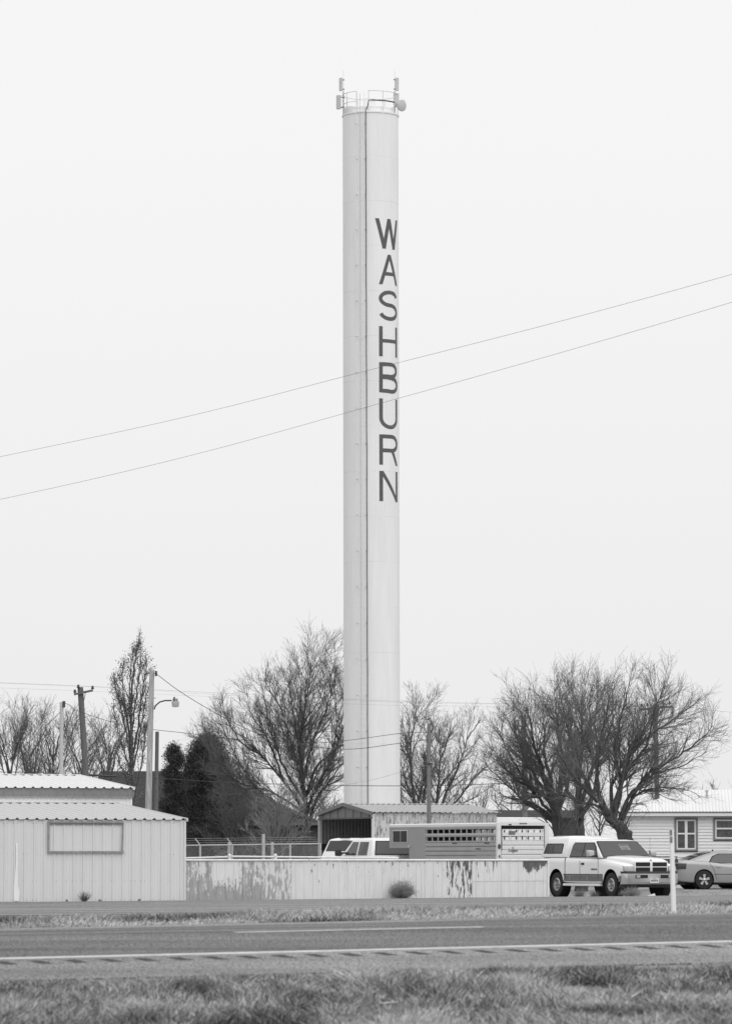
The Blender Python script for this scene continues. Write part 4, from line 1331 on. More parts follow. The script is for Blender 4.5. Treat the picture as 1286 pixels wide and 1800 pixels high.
for s in (-1, 1):
    topper.side('topper_window', [(-1.47, 1.40), (-2.70, 1.40), (-2.60, 1.70), (-2.55, 1.735), (-1.50, 1.735), (-1.44, 1.70)], s, 'plastic', truck, .006)
    topper.side('topper_window', [(-1.50, 1.43), (-2.08, 1.43), (-2.06, 1.705), (-1.50, 1.705)], s, 'glass', truck, .014)
    topper.side('topper_window', [(-2.12, 1.43), (-2.66, 1.43), (-2.57, 1.69), (-2.10, 1.705)], s, 'glass', truck, .014)
    y = s * 1.003
    # two-tone lower panels, belt moulding, running board
    for (x0, x1) in ((-1.24, -.88), (-.86, .25), (.27, 1.25), (2.27, 2.44), (-2.86, -2.27)):
        ya, yb = sorted((s * .99, s * 1.004))
        MB().box(x0, x1, ya, yb, .51, .69).build('lower_trim', 'car_grey', truck)
    for (x0, x1) in ((-1.27, 1.27), (-2.88, -2.25)):
        ya, yb = sorted((s * .99, s * 1.012))
        MB().box(x0, x1, ya, yb, .70, .745).build('side_moulding', 'dark_steel', truck)
    ya, yb = sorted((s * .90, s * 1.06))
    MB().box(-1.22, 1.16, ya, yb, .36, .44).build('running_board', 'car_white', truck, 40, .02)
    ya, yb = sorted((s * .80, s * 1.0))
    MB().box(1.255, 1.275, ya, yb, .30, .74).build('mud_flap', 'plastic', truck)
    seam(truck, [(.98, y, .58), (.98, y, 1.2), (.90, s * .985, 1.25)])
    seam(truck, [(-.20, y, .56), (-.20, y, 1.17)])
    seam(truck, [(-1.17, y, .56), (-1.17, y, 1.19), (-1.17, s * .98, 1.265)], .012)
    ya, yb = sorted((s * .995, s * 1.022))
    MB().box(-.10, .08, ya, yb, 1.04, 1.11).build('door_handle', 'plastic', truck, 40, .01)
    for (x0, x1) in ((.55, .78), (.84, .90)):
        MB().box(x0, x1, ya, yb - (.01 if s > 0 else -.0), .885, .92).build('badge', 'plastic', truck)
    mirror_part(truck, .72, s * 1.03, 1.30, 'bumper', s)
MB().box(-3.02, -2.90, -.95, .95, .55, .72).build('rear_bumper', 'chrome', truck, 40, .03)
MB().tube([(1.0, .93, 1.24), (.98, .94, 1.95)], .005, 4).build('radio_antenna', 'plastic', truck)
MB().box(-2.7, 2.3, -.5, .5, .35, .56).build('chassis', 'black', truck)
for x in (1.76, -1.76):
    for s in (-1, 1): wheel(truck, x, s * .855, .40, .27, .215, 'chrome', s)

# ---- silver sedan in the house yard
def sedan(name, label, px, py, Y, rz, paint, lamp='tail_lamp'):
    g_ = at(px, py, Y)
    t = thing(name, label, 'car', (g_.x, g_.y, ground(g_.x, g_.y) + .015), rz)
    S_ = [(-2.62, .98, .42, .70), (-2.57, 1.06, .36, .82), (-2.40, 1.10, .30, .90), (-2.0, 1.115, .26, .935), (-1.5, 1.08, .25, .945), (-.5, .98, .24, .945), (.6, .95, .24, .945), (1.3, .93, .25, .94), (1.9, .88, .27, .93), (2.25, .82, .30, .88), (2.42, .74, .34, .78), (2.46, .66, .40, .70)]
    bd = MB().loft([ring(x, zt, zb, w_, .025, .07) for x, zt, zb, w_ in dense(S_)]).build('body', paint, t, 35)
    fender_cut(t, bd, (1.53, -1.53), .405, .375, .945)
    cbn = Cabin(1.05, .25, -1.05, -2.05, .95, 1.49, .87, .64, .04)
    RL = [(-2.22, 1.06), (-2.0, 1.15), (-1.7, 1.26), (-1.4, 1.36), (-1.1, 1.43), (-.75, 1.475), (-.4, 1.49), (-.05, 1.485), (.2, 1.455), (.4, 1.40), (.65, 1.27), (.9, 1.12), (1.15, .97)]
    def csec(x, zt):
        y1, y2 = cbn.y(max(.96, zt - .07)), cbn.y(zt)
        h_ = [(cbn.w0, .93), (y1, max(.94, zt - .07)), (y2 * .94, zt - .02), (y2 * .6, zt + .005), (0, zt + .012)]
        return [(x, y, z) for y, z in h_] + [(x, -y, z) for y, z in reversed(h_[:-1])]
    MB().loft([csec(x, z) for x, z in RL]).build('cabin', paint, t, 45)
    def glaze(name, i0, i1, m, k=.80):
        vs = []
        for x, z in RL[i0:i1 + 1]:
            hw = cbn.y(z) * k
            vs.append([(x, -hw, z + .012), (x, -hw * .5, z + .020), (x, 0, z + .024), (x, hw * .5, z + .020), (x, hw, z + .012)])
        mb = MB()
        n = len(vs)
        for r_ in vs: mb.v += r_
        for i in range(n - 1):
            for j in range(4): mb.f.append((i * 5 + j, i * 5 + j + 1, i * 5 + j + 6, i * 5 + j + 5))
        return mb.build(name, m, t, 60)
    for s in (-1, 1):
        cbn.side('side_window', [(.62, 1.00), (-.22, 1.005), (-.22, 1.36), (.22, 1.35)], s, 'glass_mid', t, .012)
        cbn.side('side_window', [(-.30, 1.005), (-1.25, 1.04), (-1.10, 1.25), (-.85, 1.35), (-.30, 1.365)], s, 'glass_mid', t, .012)
        cbn.side('window_frame', [(.70, .985), (-1.32, 1.02), (-1.13, 1.28), (-.86, 1.38), (.20, 1.385)], s, 'plastic', t, .005)
        y = s * .949
        seam(t, [(-.26, y, .34), (-.26, y, .92)])
        seam(t, [(.85, y, .34), (.85, y, .86)])
        seam(t, [(-1.02, y, .38), (-1.12, y, .75), (-1.30, s * .94, 1.0)])
        seam(t, [(-1.12, y + s * .003, .58), (.90, y + s * .003, .58)], .009)
        ya, yb = sorted((s * .935, s * .972))
        MB().box(-1.02, -.84, ya, yb, .84, .875).build('door_handle', paint, t, 40, .01)
        MB().box(-.12, .06, ya, yb, .82, .855).build('door_handle', paint, t, 40, .01)
        MB().loft([[(-2.66, s * .52, .78), (-2.60, s * .86, .78), (-2.60, s * .86, 1.0), (-2.66, s * .52, 1.0)], [(-2.30, s * .5, .78), (-2.27, s * .957, .78), (-2.24, s * .957, 1.0), (-2.30, s * .5, 1.0)]]).build('tail_light', lamp, t, 40, .01)
        MB().loft([[(2.40, s * .50, .62), (2.33, s * .82, .62), (2.30, s * .80, .74), (2.38, s * .50, .73)], [(2.2, s * .5, .62), (2.1, s * .90, .62), (2.1, s * .885, .76), (2.2, s * .5, .75)]]).build('headlight', 'lamp_glass', t, 40, .01)
        mirror_part(t, .62, s * .90, .98, paint, s, .10, .20, .13)
    glaze('windshield', 8, 12, 'glass_mid')
    glaze('rear_window', 0, 4, 'glass_mid')
    MB().box(-2.655, -2.30, -.80, .80, .40, .62).build('bumper', paint, t, 40, .06)
    MB().box(-2.63, -2.60, -.22, .22, .68, .80).build('license_plate', 'paper', t)
    MB().lathe([(.045, 0), (.035, .05), (.005, .06)], 8, (-.85, 0, 1.475)).build('roof_antenna', 'plastic', t)
    MB().box(-2.2, 2.1, -.6, .6, .17, .28).build('underbody', 'black', t)
    for x in (1.53, -1.53):
        for s in (-1, 1): wheel(t, x, s * .835, .365, .225, .228, 'spoke', s)
    return t
sedan('silver_sedan', 'silver four door sedan parked in front of the white house', 1288, 1562, 172.0, R(15), 'car_silver')
sedan('dark_sedan', 'dark car mostly out of frame beyond the silver sedan', 1352, 1560, 175.4, R(15), 'car_dark')

# ---- vehicles behind the fence
def suv_like(t, paint, L2f, L2r, cabs, axf, axr, bed=None, w_=1.0):
    pass
def crew_pickup():
    g_ = at(672, 1560, 157.6)
    t = thing('crew_cab_pickup', 'white crew cab pickup hitched to the gooseneck trailer behind the fence', 'pickup truck', (g_.x, g_.y, ground(g_.x, g_.y) + .01), R(117))
    S_ = [(-3.05, 1.34, .66, .95), (-3.0, 1.38, .60, 1.0), (-1.3, 1.39, .56, 1.01), (.2, 1.36, .55, 1.01), (1.2, 1.33, .56, 1.01), (2.2, 1.27, .58, 1.0), (2.85, 1.2, .62, .97), (2.98, 1.08, .66, .90)]
    bd = MB().loft([ring(x, zt, zb, q, .02) for x, zt, zb, q in dense(S_)]).build('body', 'car_white', t, 35)
    fender_cut(t, bd, (2.0, -2.0), .49, .46, 1.01)
    MB().box(-2.95, -1.0, -.82, .82, 1.375, 1.415).build('bed', 'plastic', t)
    c = Cabin(1.45, .72, -.80, -.98, 1.32, 1.985, .96, .80, .04)
    c.body('cab', 'car_white', t, .08)
    for s in (-1, 1):
        c.side('side_window', [(1.08, 1.39), (.22, 1.39), (.22, 1.86), (.66, 1.86)], s, 'glass_mid', t, .012)
        c.side('side_window', [(.10, 1.39), (-.62, 1.39), (-.58, 1.86), (.10, 1.86)], s, 'glass_mid', t, .012)
        m_ = MB().box(.92, 1.10, min(s * 1.16, s * 1.36), max(s * 1.16, s * 1.36), 1.36, 1.60).build('mirror', 'plastic', t, 40, .04)
        MB().box(.95, 1.03, min(s * .94, s * 1.17), max(s * .94, s * 1.17), 1.44, 1.50).build('mirror_arm', 'plastic', m_)
        MB().lathe([(.05, 0), (.05, .02)], 10, (.955, s * 1.29, 1.44), 'x').build('mirror_glass', 'chrome', m_)
        ya, yb = sorted((s * .95, s * 1.03))
        MB().box(-3.0, -2.9, ya, yb, .85, 1.2).build('tail_light', 'tail_lamp', t)
    c.front('windshield', [(-.84, 1.38), (.84, 1.38), (.72, 1.92), (-.72, 1.92)], 'glass_mid', t, .014)
    c.front('window_frame', [(-.80, 1.40), (.80, 1.40), (.70, 1.90), (-.70, 1.90)], 'plastic', t, .006, rear=True)
    c.front('rear_window', [(-.76, 1.44), (.76, 1.44), (.67, 1.86), (-.67, 1.86)], 'glass', t, .014, rear=True)
    MB().box(-.96, -.9, -.18, .18, 1.93, 1.975).build('cab_lamp', 'tail_lamp', t)
    MB().box(-.9, .7, -.06, .06, 1.995, 2.03).build('roof_lamp_row', 'tail_lamp', t) if False else None
    MB().box(2.9, 3.1, -.98, .98, .55, .80).build('bumper', 'chrome', t, 40, .04)
    MB().box(-3.15, -3.0, -.95, .95, .55, .75).build('rear_bumper', 'chrome', t, 40, .04)
    for x in (2.0, -2.0):
        for s in (-1, 1): wheel(t, x, s * .87, .41, .27, .22, 'chrome', s)
    return t
crew_pickup()
def suv():
    g_ = at(670, 1560, 163.5)
    t = thing('white_suv', 'white sport utility vehicle parked nose in at the open carport behind the fence', 'suv', (g_.x, g_.y, ground(g_.x, g_.y) + .01), R(52))
    S_ = [(-2.55, 1.12, .60, .90), (-2.5, 1.18, .52, .98), (-1.0, 1.19, .48, 1.0), (.9, 1.18, .48, 1.0), (1.6, 1.14, .5, .99), (2.3, 1.06, .55, .94), (2.5, .95, .6, .85)]
    bd = MB().loft([ring(x, zt, zb, q, .02) for x, zt, zb, q in dense(S_)]).build('body', 'car_white', t, 35)
    fender_cut(t, bd, (1.55, -1.5), .44, .42, 1.0)
    c = Cabin(1.25, .55, -2.12, -2.52, 1.14, 1.95, .95, .78, .045)
    c.body('cabin', 'car_white', t, .09)
    for s in (-1, 1):
        c.side('side_window', [(.85, 1.42), (.12, 1.42), (.12, 1.80), (.48, 1.80)], s, 'glass', t, .012)
        c.side('side_window', [(.02, 1.42), (-.85, 1.42), (-.85, 1.80), (.02, 1.80)], s, 'glass', t, .012)
        c.side('side_window', [(-.95, 1.42), (-2.16, 1.42), (-2.04, 1.80), (-.95, 1.80)], s, 'glass_tint', t, .012)
        mirror_part(t, .85, s * .97, 1.25, 'car_white', s)
        ya, yb = sorted((s * .84, s * 1.0))
        MB().box(-2.56, -2.45, ya, yb, .75, 1.1).build('tail_light', 'tail_lamp', t)
    c.front('windshield', [(-.82, 1.22), (.82, 1.22), (.70, 1.86), (-.70, 1.86)], 'glass_mid', t, .014)
    c.front('rear_window', [(-.76, 1.50), (.76, 1.50), (.70, 1.88), (-.70, 1.88)], 'glass', t, .014, rear=True)
    MB().box(-2.47, -2.40, -.09, .09, 1.38, 1.45).build('handle', 'plastic', t)
    MB().box(-2.20, -2.12, -.2, .2, 1.955, 1.99).build('brake_light', 'tail_lamp', t)
    MB().box(-2.68, -2.5, -.94, .94, .5, .7).build('bumper', 'car_grey', t, 40, .04)
    for x in (1.55, -1.5):
        for s in (-1, 1): wheel(t, x, s * .86, .38, .25, .21, 'chrome', s)
    return t
suv()

# ------------------------------------------------------------------ gooseneck stock trailer
YG = 147.0
rc = at(873, 1560, YG)                  # rear left corner
AZ = R(115)
W3 = 1.90
hd = Vector((math.cos(AZ), math.sin(AZ), 0)); lf = Vector((-hd.y, hd.x, 0))
og = Vector((rc.x, rc.y, 0)) - lf * (W3 / 2)
tr = thing('stock_trailer', 'pale aluminium gooseneck stock trailer with slatted sides parked behind the fence', 'trailer', (og.x, og.y, ground(og.x, og.y)), AZ)
def gzv(py, Y=YG): return at(900, py, Y).z - ground(og.x, og.y)
ZF, ZTOP = .50, gzv(1450.0)
LS, LB, LN = 5.45, 6.75, 8.35           # slatted length, body length, neck end
HWD = W3 / 2
rows = [(gzv(1457.0), gzv(1464.0)), (gzv(1470.5), gzv(1477.5))]
MB().box(0.05, LB, -HWD + .03, HWD - .03, ZF - .08, ZF).build('floor', 'dark_steel', tr)
zP = rows[1][1] - .05
for s in (-1, 1):
    y0, y1 = sorted((s * (HWD - .02), s * HWD))
    # smooth front section and nose
    MB().box(LS, LB, y0, y1, ZF, ZTOP).build('side_sheet', 'trailer_skin', tr)
    zN = gzv(1490.5, 153.5)
    MB().box(LB, LN, y0, y1, zN, ZTOP).build('side_sheet', 'trailer_skin', tr)
    # lower side: ribs one above another
    nr = 9
    for k in range(nr):
        za, zb = ZF + (zP - ZF) * k / nr, ZF + (zP - ZF) * (k + 1) / nr
        MB().prism([(.06, s * (HWD - .045), za + .004), (.06, s * (HWD - .004), za + .004), (.06, s * (HWD + .010), za + .035), (.06, s * (HWD + .010), zb - .03), (.06, s * (HWD - .018), zb - .004), (.06, s * (HWD - .045), zb - .004)], (LS - .07, 0, 0)).build('side_slat', 'trailer_rail', tr)
    # rails and uprights of the openings
    for (za, zb) in ((rows[1][0] + .002, rows[0][1] - .002), (rows[0][0], ZTOP)):
        MB().prism([(.06, s * (HWD - .04), za), (.06, s * (HWD + .005), za), (.06, s * (HWD + .018), (za + zb) / 2), (.06, s * (HWD + .005), zb), (.06, s * (HWD - .04), zb)], (LS - .07, 0, 0)).build('side_rail', 'trailer_rail', tr)
    MB().prism([(.06, s * (HWD - .04), zP), (.06, s * (HWD + .005), zP), (.06, s * (HWD + .005), rows[1][1]), (.06, s * (HWD - .04), rows[1][1])], (LS - .07, 0, 0)).build('side_rail', 'trailer_rail', tr)
    for k in range(13):
        x = .07 + (LS - .14) * k / 12
        a_, b_ = sorted((s * (HWD - .035), s * (HWD - .003)))
        for (zt_, zb_) in rows:
            MB().box(x - .03, x + .03, a_, b_, zb_, zt_).build('upright', 'trailer_rail', tr)
    wf = MB().box(LB + .10, LN - .30, *sorted((s * (HWD + .001), s * (HWD + .02))), gzv(1481, 153), gzv(1459.5, 153)).build('window', 'trailer_white', tr, bevel=.008)
    for (xa, xb) in ((LB + .14, LB + .64), (LB + .68, LN - .34)):
        MB().box(xa, xb, *sorted((s * (HWD + .021), s * (HWD + .026))), gzv(1480, 153), gzv(1460.5, 153)).build('pane', 'glass_tint', wf)
    MB().lathe([(.05, 0), (.05, .02)], 4, (LB - .02, s * (HWD + .01), gzv(1488, 152)), 'y').build('reflector', 'paper', tr)
    for (x, z_) in ((3.0, gzv(1483)), (.55, gzv(1483)), (1.2, gzv(1493))):
        MB().box(x, x + .35, *sorted((s * (HWD + .012), s * (HWD + .018))), z_, z_ + .035).build('side_marker', 'dark_steel', tr)
# nose end, neck floor, bulkhead
MB().box(LN - .02, LN, -HWD + .021, HWD - .021, zN, ZTOP).build('nose_sheet', 'trailer_skin', tr)
MB().box(LB, LN - .021, -HWD + .021, HWD - .021, zN, zN + .05).build('neck_floor', 'trailer_skin', tr)
MB().box(LB - .02, LB, -HWD + .021, HWD - .021, ZF, zN + .05).build('front_sheet', 'trailer_skin', tr)
MB().box(LS - .06, LS - .02, -HWD + .05, HWD - .05, ZF, ZTOP).build('bulkhead', 'dark_steel', tr)  # bulkhead coloured dark to stand in for shade inside the trailer
MB().tube([(LN - .6, 0, zN), (LN - .6, 0, zN - .75)], .09, 10).build('hitch_post', 'black', tr, 40)
MB().box(LN - .75, LN - .45, -.15, .15, zN - .55, zN - .02).build('hitch_box', 'black', tr)
# curved roof
rp = [(-HWD - .02, ZTOP - .03), (-HWD - .015, ZTOP + .045), (-HWD * .95, ZTOP + .075), (-HWD * .5, ZTOP + .085), (0, ZTOP + .09), (HWD * .5, ZTOP + .085), (HWD * .95, ZTOP + .075), (HWD + .015, ZTOP + .045), (HWD + .02, ZTOP - .03)]
rp2 = [(y * .97, z - .03) for y, z in rp]
rg_ = lambda x: [(x, y, z) for y, z in rp] + [(x, y, z) for y, z in reversed(rp2)]
MB().loft([rg_(-.02), rg_(2), rg_(5), rg_(LN + .01)]).build('roof', 'trailer_white', tr, 40)
# rear frame and gate
ZG = gzv(1451.0)
for s in (-1, 1):
    y0, y1 = sorted((s * (HWD - .13), s * (HWD + .012)))
    MB().box(-.05, .055, y0, y1, ZF - .1, ZTOP + .06).build('rear_post', 'trailer_white', tr)
    MB().lathe([(.01, 0), (.055, .0), (.05, .02), (.01, .025)], 14, (0, 0, 0), 'x').build('tail_light', 'tail_lamp', tr, 40, loc=(-.052, s * (HWD - .06), gzv(1488)), rot=(0, 0, math.pi)).scale = (1, 1, 1.7)
    MB().box(-.06, -.05, *sorted((s * (HWD - .09), s * (HWD - .045))), gzv(1508), gzv(1503)).build('reflector', 'tail_lamp', tr)
MB().box(-.05, .055, -HWD + .132, HWD - .132, ZG, ZTOP + .085).build('header', 'trailer_white', tr)
for y in (-.10, 0, .10):
    MB().box(-.07, -.052, y - .035, y + .035, ZTOP + .035, ZTOP + .065).build('marker_light', 'tail_lamp', tr)
MB().box(-.07, -.052, .44, .54, ZTOP - .0, ZTOP + .03).build('latch', 'plastic', tr)
gy0, gy1 = -HWD + .16, HWD - .16
gt = gzv(1458.0)
rowsG = [(gzv(1458.8), gzv(1463.2)), (gzv(1469.8), gzv(1476.0))]
zGP = rowsG[1][1] - .03
ngs = 9
for k in range(ngs):
    za, zb = ZF + (zGP - ZF) * k / ngs, ZF + (zGP - ZF) * (k + 1) / ngs
    MB().prism([(.03, gy0, za + .004), (-.015, gy0, za + .004), (-.03, gy0, za + .03), (-.03, gy0, zb - .035), (-.005, gy0, zb - .004), (.03, gy0, zb - .004)], (0, gy1 - gy0, 0)).build('gate_slat', 'trailer_white', tr)
for (za, zb) in ((zGP, rowsG[1][1]), (rowsG[1][0] + .002, rowsG[0][1] - .002), (rowsG[0][0], gt + .012)):
    MB().box(-.03, .03, gy0, gy1, za, zb).build('gate_rail', 'trailer_white', tr)
for k in range(6):
    y = gy0 + .02 + (gy1 - gy0 - .04) * k / 5
    for (zt_, zb_) in rowsG:
        MB().box(-.02, .02, y - .022, y + .022, zb_, zt_).build('gate_upright', 'trailer_white', tr)
MB().box(-.045, -.032, gy1 - .50, gy1 - .26, gzv(1467), gzv(1460.5)).build('gate_plate', 'car_grey', tr)
MB().tube([(-.06, HWD - .15, gzv(1495)), (-.06, HWD - .15, gzv(1456))], .012, 5).build('gate_latch_rod', 'black', tr)
def text_mesh(body, size, m, name, parent, mtx, bold=0.0):
    cu = bpy.data.curves.new(name, 'FONT'); cu.body = body; cu.size = size; cu.align_x = 'CENTER'; cu.extrude = .002; cu.shear = .15; cu.offset = bold
    tmp = bpy.data.objects.new(name, cu); COL.objects.link(tmp)
    dg = bpy.context.evaluated_depsgraph_get()
    me = bpy.data.meshes.new_from_object(tmp.evaluated_get(dg)); me.name = name
    bpy.data.objects.remove(tmp, do_unlink=True)
    me.materials.clear(); me.materials.append(MATS[m])
    o = link(name, me, parent); o.matrix_local = mtx
    return o
# the gate faces -x: text runs along -y
def gate_mtx(y, z): return Matrix(((0, 0, -1, -.034), (-1, 0, 0, y), (0, 1, 0, z), (0, 0, 0, 1)))
text_mesh('Logan', .15, 'car_grey', 'lettering', tr, gate_mtx(gy1 - .42, gzv(1497.2)), .004)
MB().lathe([(.0, 0), (.03, 0), (.045, .04), (.03, .05), (.0, .09)], 5, (-.034, gy1 - .42, gzv(1491.5)), 'z').build('emblem', 'pipe_grey', tr)
for y in (.9, .6): 
    for x in (2.6, 3.5):
        for s in (-1, 1):
            if y == .9: wheel(tr, x, s * (HWD - .12), .36, .2, .2, 'spoke', s)
for s in (-1, 1):
    MB().box(2.1, 4.0, *sorted((s * (HWD + .02), s * (HWD + .16))), .74, .80).build('wheel_fender', 'trailer_white', tr)

# ------------------------------------------------------------------ white camper beyond
YC = 183.0
cc = at(978, 1560, YC); cc.z = ground(cc.x, cc.y)
SCp = 7727.0 / YC
cam_t = thing('camper_trailer', 'white camper with a rounded sloping end showing above the stock trailer', 'camper', cc, 0.0)
ct = at(900, 1436.0, YC).z - cc.z
def cz(py): return at(900, py, YC).z - cc.z
prof = [(-5.0, .6), (-5.0, ct - .25), (-4.8, ct - .03), (-4.5, ct), (-.62, ct - .02), (-.34, ct - .16), (-.16, cz(1450)), (0.0, cz(1466)), (-.02, cz(1475)), (-.10, cz(1490)), (-.25, .6)]
MB().prism([(x, 0, z) for x, z in prof], (0, 2.3, 0)).build('body', 'camper_white', cam_t, 40, .05)
MB().box(-4.9, -.2, .1, 2.2, .38, .585).build('chassis', 'dark_steel', cam_t)
MB().box(-3.9, -2.9, -.02, -.004, 1.5, 2.2).build('window', 'glass', cam_t)
MB().box(-4.9, -.15, -.012, -.003, 1.15, 1.3).build('stripe', 'car_grey', cam_t)
for y in (.12, 2.18):
    wheel(cam_t, -2.4, y, .33, .2, .18, 'spoke', -1 if y < 1 else 1)

# low flat trailer between the pickup and the house
fq = at(1137, 1560, 166.0)
ft = thing('flatbed_trailer', 'low dark flat trailer behind the nose of the parked pickup', 'trailer', (fq.x, fq.y, ground(fq.x, fq.y)), R(8))
zf = at(1172, 1506, 166).z - ground(fq.x, fq.y)
for k in range(9):
    MB().box(-1.6, 1.0, -.7 + k * .155, -.7 + k * .155 + .145, zf - .16, zf - .11).build('deck_plank', 'wood_mid', ft)
MB().box(-1.62, 1.02, -.76, -.705, zf - .22, zf - .08).build('side_rail', 'dark_steel', ft)
MB().box(-1.62, 1.02, .70, .755, zf - .22, zf - .08).build('side_rail', 'dark_steel', ft)
for x in (-1.55, -.3, .95):
    MB().tube([(x, -.73, zf - .08), (x, -.73, zf)], .02, 5).build('stake', 'dark_steel', ft)
MB().tube([(-1.6, -.73, zf), (1.0, -.73, zf)], .018, 5).build('top_rail', 'dark_steel', ft)
for s in (-1, 1): wheel(ft, -1.25, s * .88, .33, .18, .18, 'spoke', s)
MB().box(-1.5, .95, -.5, .5, zf - .36, zf - .23).build('chassis', 'black', ft)

# ------------------------------------------------------------------ delineator post at the highway's far edge
dY = lineY(1183, 9.1)
dp = at(1183.5, 1619, dY)
dz = ground(dp.x, dp.y)
dt = thing('delineator_post', 'slim white roadside marker post with dark reflectors standing in front of the pickup', 'marker post', (dp.x, dp.y, dz), R(6))
DH = at(1180, 1457.5, dY).z - dz
lean = -.026
def dpost(z): return lean * z / DH * 1.0
wv = 4.6 / 7727 * dY
MB().loft([[(dpost(z) - wv * k, .0, z), (dpost(z) - wv * .5 * k, -.022, z), (dpost(z) + wv * .5 * k, -.022, z), (dpost(z) + wv * k, .0, z), (dpost(z) + wv * .5 * k, -.014, z), (dpost(z) - wv * .5 * k, -.014, z)] for z, k in ((-.2, 1.0), (.35, .98), (.8, .9), (DH - .01, .86), (DH, .8))]).build('post', 'post_white', dt, 40)
for (p0, p1) in ((1458.5, 1468.5), (1470.5, 1481.5)):
    za, zb = at(1180, p1, dY).z - dz, at(1180, p0, dY).z - dz
    MB().box(dpost(za) - wv * .86, dpost(za) + wv * .12, -.027, -.0225, za, zb).build('reflector', 'reflector', dt)
# ------------------------------------------------------------------ utility poles and wires
def upole(label, top, bot, Y, rt, rb, m, name='utility_pole'):
    """pole whose axis passes pixels top and bot, continued down to the ground"""
    a = at(top[0], top[1], Y); b = at(bot[0], bot[1], Y)
    d = (b - a).normalized()
    k = (a.z - ground(b.x, b.y)) / -d.z
    foot = a + d * k
    t = thing(name, label, 'utility pole', foot)
    n = 7
    pts = [(-d * (k * i / n)) for i in range(n + 1)]
    MB().tube([d * .4] + pts, [rb] + [rb + (rt - rb) * i / n for i in range(n + 1)], 10).build('pole', m, t, 50)
    return t, foot, a
# leaning pole with crossarm, left
t1, f1, a1_ = upole('dark leaning utility pole with a tilted crossarm above the left buildings', (141.5, 1208), (151.5, 1366), 186, .12, .15, 'wood_dark')
def loc1(px, py, dy=0.0): return at(px, py, 186 + dy) - f1
MB().hexa([loc1(130.5, 1222.5, -.2), loc1(164, 1215.5, -.2), loc1(164, 1215.5, -.09), loc1(130.5, 1222.5, -.09), loc1(130, 1219, -.2), loc1(163.5, 1211.5, -.2), loc1(163.5, 1211.5, -.09), loc1(130, 1219, -.09)]).build('crossarm', 'wood_dark', t1)
MB().tube([loc1(151, 1214.5, -.2), loc1(148, 1231, -.14)], .02, 4).build('brace', 'dark_steel', t1)
ins1 = []
for (px, py) in ((132, 1214), (138, 1205.5), (163, 1207.5)):
    q = loc1(px, py + 4, -.15)
    MB().lathe([(.02, -.06), (.02, 0), (.07, .02), (.07, .06), (.04, .08), (.05, .13), (.01, .15)], 8, q).build('insulator', 'dark_steel', t1, 40)
    ins1.append(at(px, py, 186 - .15))
# pale pole
t2, f2, a2 = upole('thin pale utility pole left of the leaning one', (109, 1234), (108, 1363), 166, .075, .085, 'wood_pale')
q = at(113, 1238, 166) - f2
MB().box(q.x - .05, q.x + .05, -.1, .0, q.z - .12, q.z + .12).build('wire_bracket', 'dark_steel', t2)
# tall light pole with lamp
t3, f3, a3 = upole('tall weathered wooden pole with a yard lamp on a curved arm', (267.3, 1178), (261, 1421), 150, .085, .125, 'wood_light', 'lamp_pole')
def loc3(px, py, dy=-.12): return at(px, py, 150 + dy) - f3
MB().tube([loc3(271, 1247), loc3(274, 1240), loc3(281, 1234), loc3(290, 1231.5), loc3(302, 1231.3)], .028, 6).build('lamp_arm', 'dark_steel', t3, 50)
q = loc3(306.5, 1231)
MB().lathe([(.05, -.06), (.055, .05), (.03, .06), (.03, .11), (.001, .12)], 12, q).build('lamp_housing', 'dark_steel', t3, 40)
MB().box(q.x - .02, q.x + .12, q.y - .05, q.y + .05, q.z - .04, q.z + .06).build('ballast_box', 'trim_grey', t3)
q = loc3(308.5, 1236)
MB().lathe([(.125, .06), (.13, .02), (.12, -.08), (.105, -.13), (.001, -.14)], 14, q).build('lamp_shade', 'lamp_cover', t3, 40)
q = loc3(274.5, 1184)
MB().lathe([(.01, -.09), (.05, -.08), (.035, -.04), (.05, 0), (.035, .04), (.05, .08), (.01, .09)], 8, q).build('insulator', 'dark_steel', t3, 40)
for py in (1184, 1227, 1241):
    q = loc3(266, py, 0)
    MB().tube([q + Vector((-.16, 0, 0)), q + Vector((.16, 0, 0))], .012, 5).build('bolt', 'dark_steel', t3)
t4, f4, a4 = upole('dark thin pole behind the lamp pole', (276.5, 1286), (274.5, 1425), 205, .085, .11, 'wood_dark')
t5, f5, a5 = upole('plain grey pole rising behind the stock trailer in front of the flaking shed', (753.5, 1273), (753.5, 1445), 163, .068, .085, 'wood_mid')
MB().box(-.11, .11, -.11, .11, at(753, 1344, 163).z - f5.z, at(753, 1341, 163).z - f5.z).build('strap', 'dark_steel', t5)
t6, f6, a6 = upole('pole hidden among the branches of the right hand trees', (919.5, 1258), (922, 1430), 196, .10, .14, 'wood_mid')
t7, f7, a7 = upole('utility pole with a double crossarm behind the white house', (1150.5, 1238), (1154, 1404), 214, .11, .13, 'wood_dark')
def loc7(px, py, dy=0.0): return at(px, py, 214 + dy) - f7
for dy in (-.2, .17):
    MB().hexa([loc7(1122, 1249.5, dy - .05), loc7(1181, 1244, dy - .05), loc7(1181, 1244, dy + .05), loc7(1122, 1249.5, dy + .05), loc7(1122, 1245.5, dy - .05), loc7(1181, 1240, dy - .05), loc7(1181, 1240, dy + .05), loc7(1122, 1245.5, dy + .05)]).build('crossarm', 'wood_dark', t7)
MB().tube([loc7(1137, 1249, -.26), loc7(1151, 1259, -.14)], .025, 4).build('brace', 'dark_steel', t7)
MB().tube([loc7(1168, 1246, -.26), loc7(1153, 1259, -.14)], .025, 4).build('brace', 'dark_steel', t7)
ins7 = []
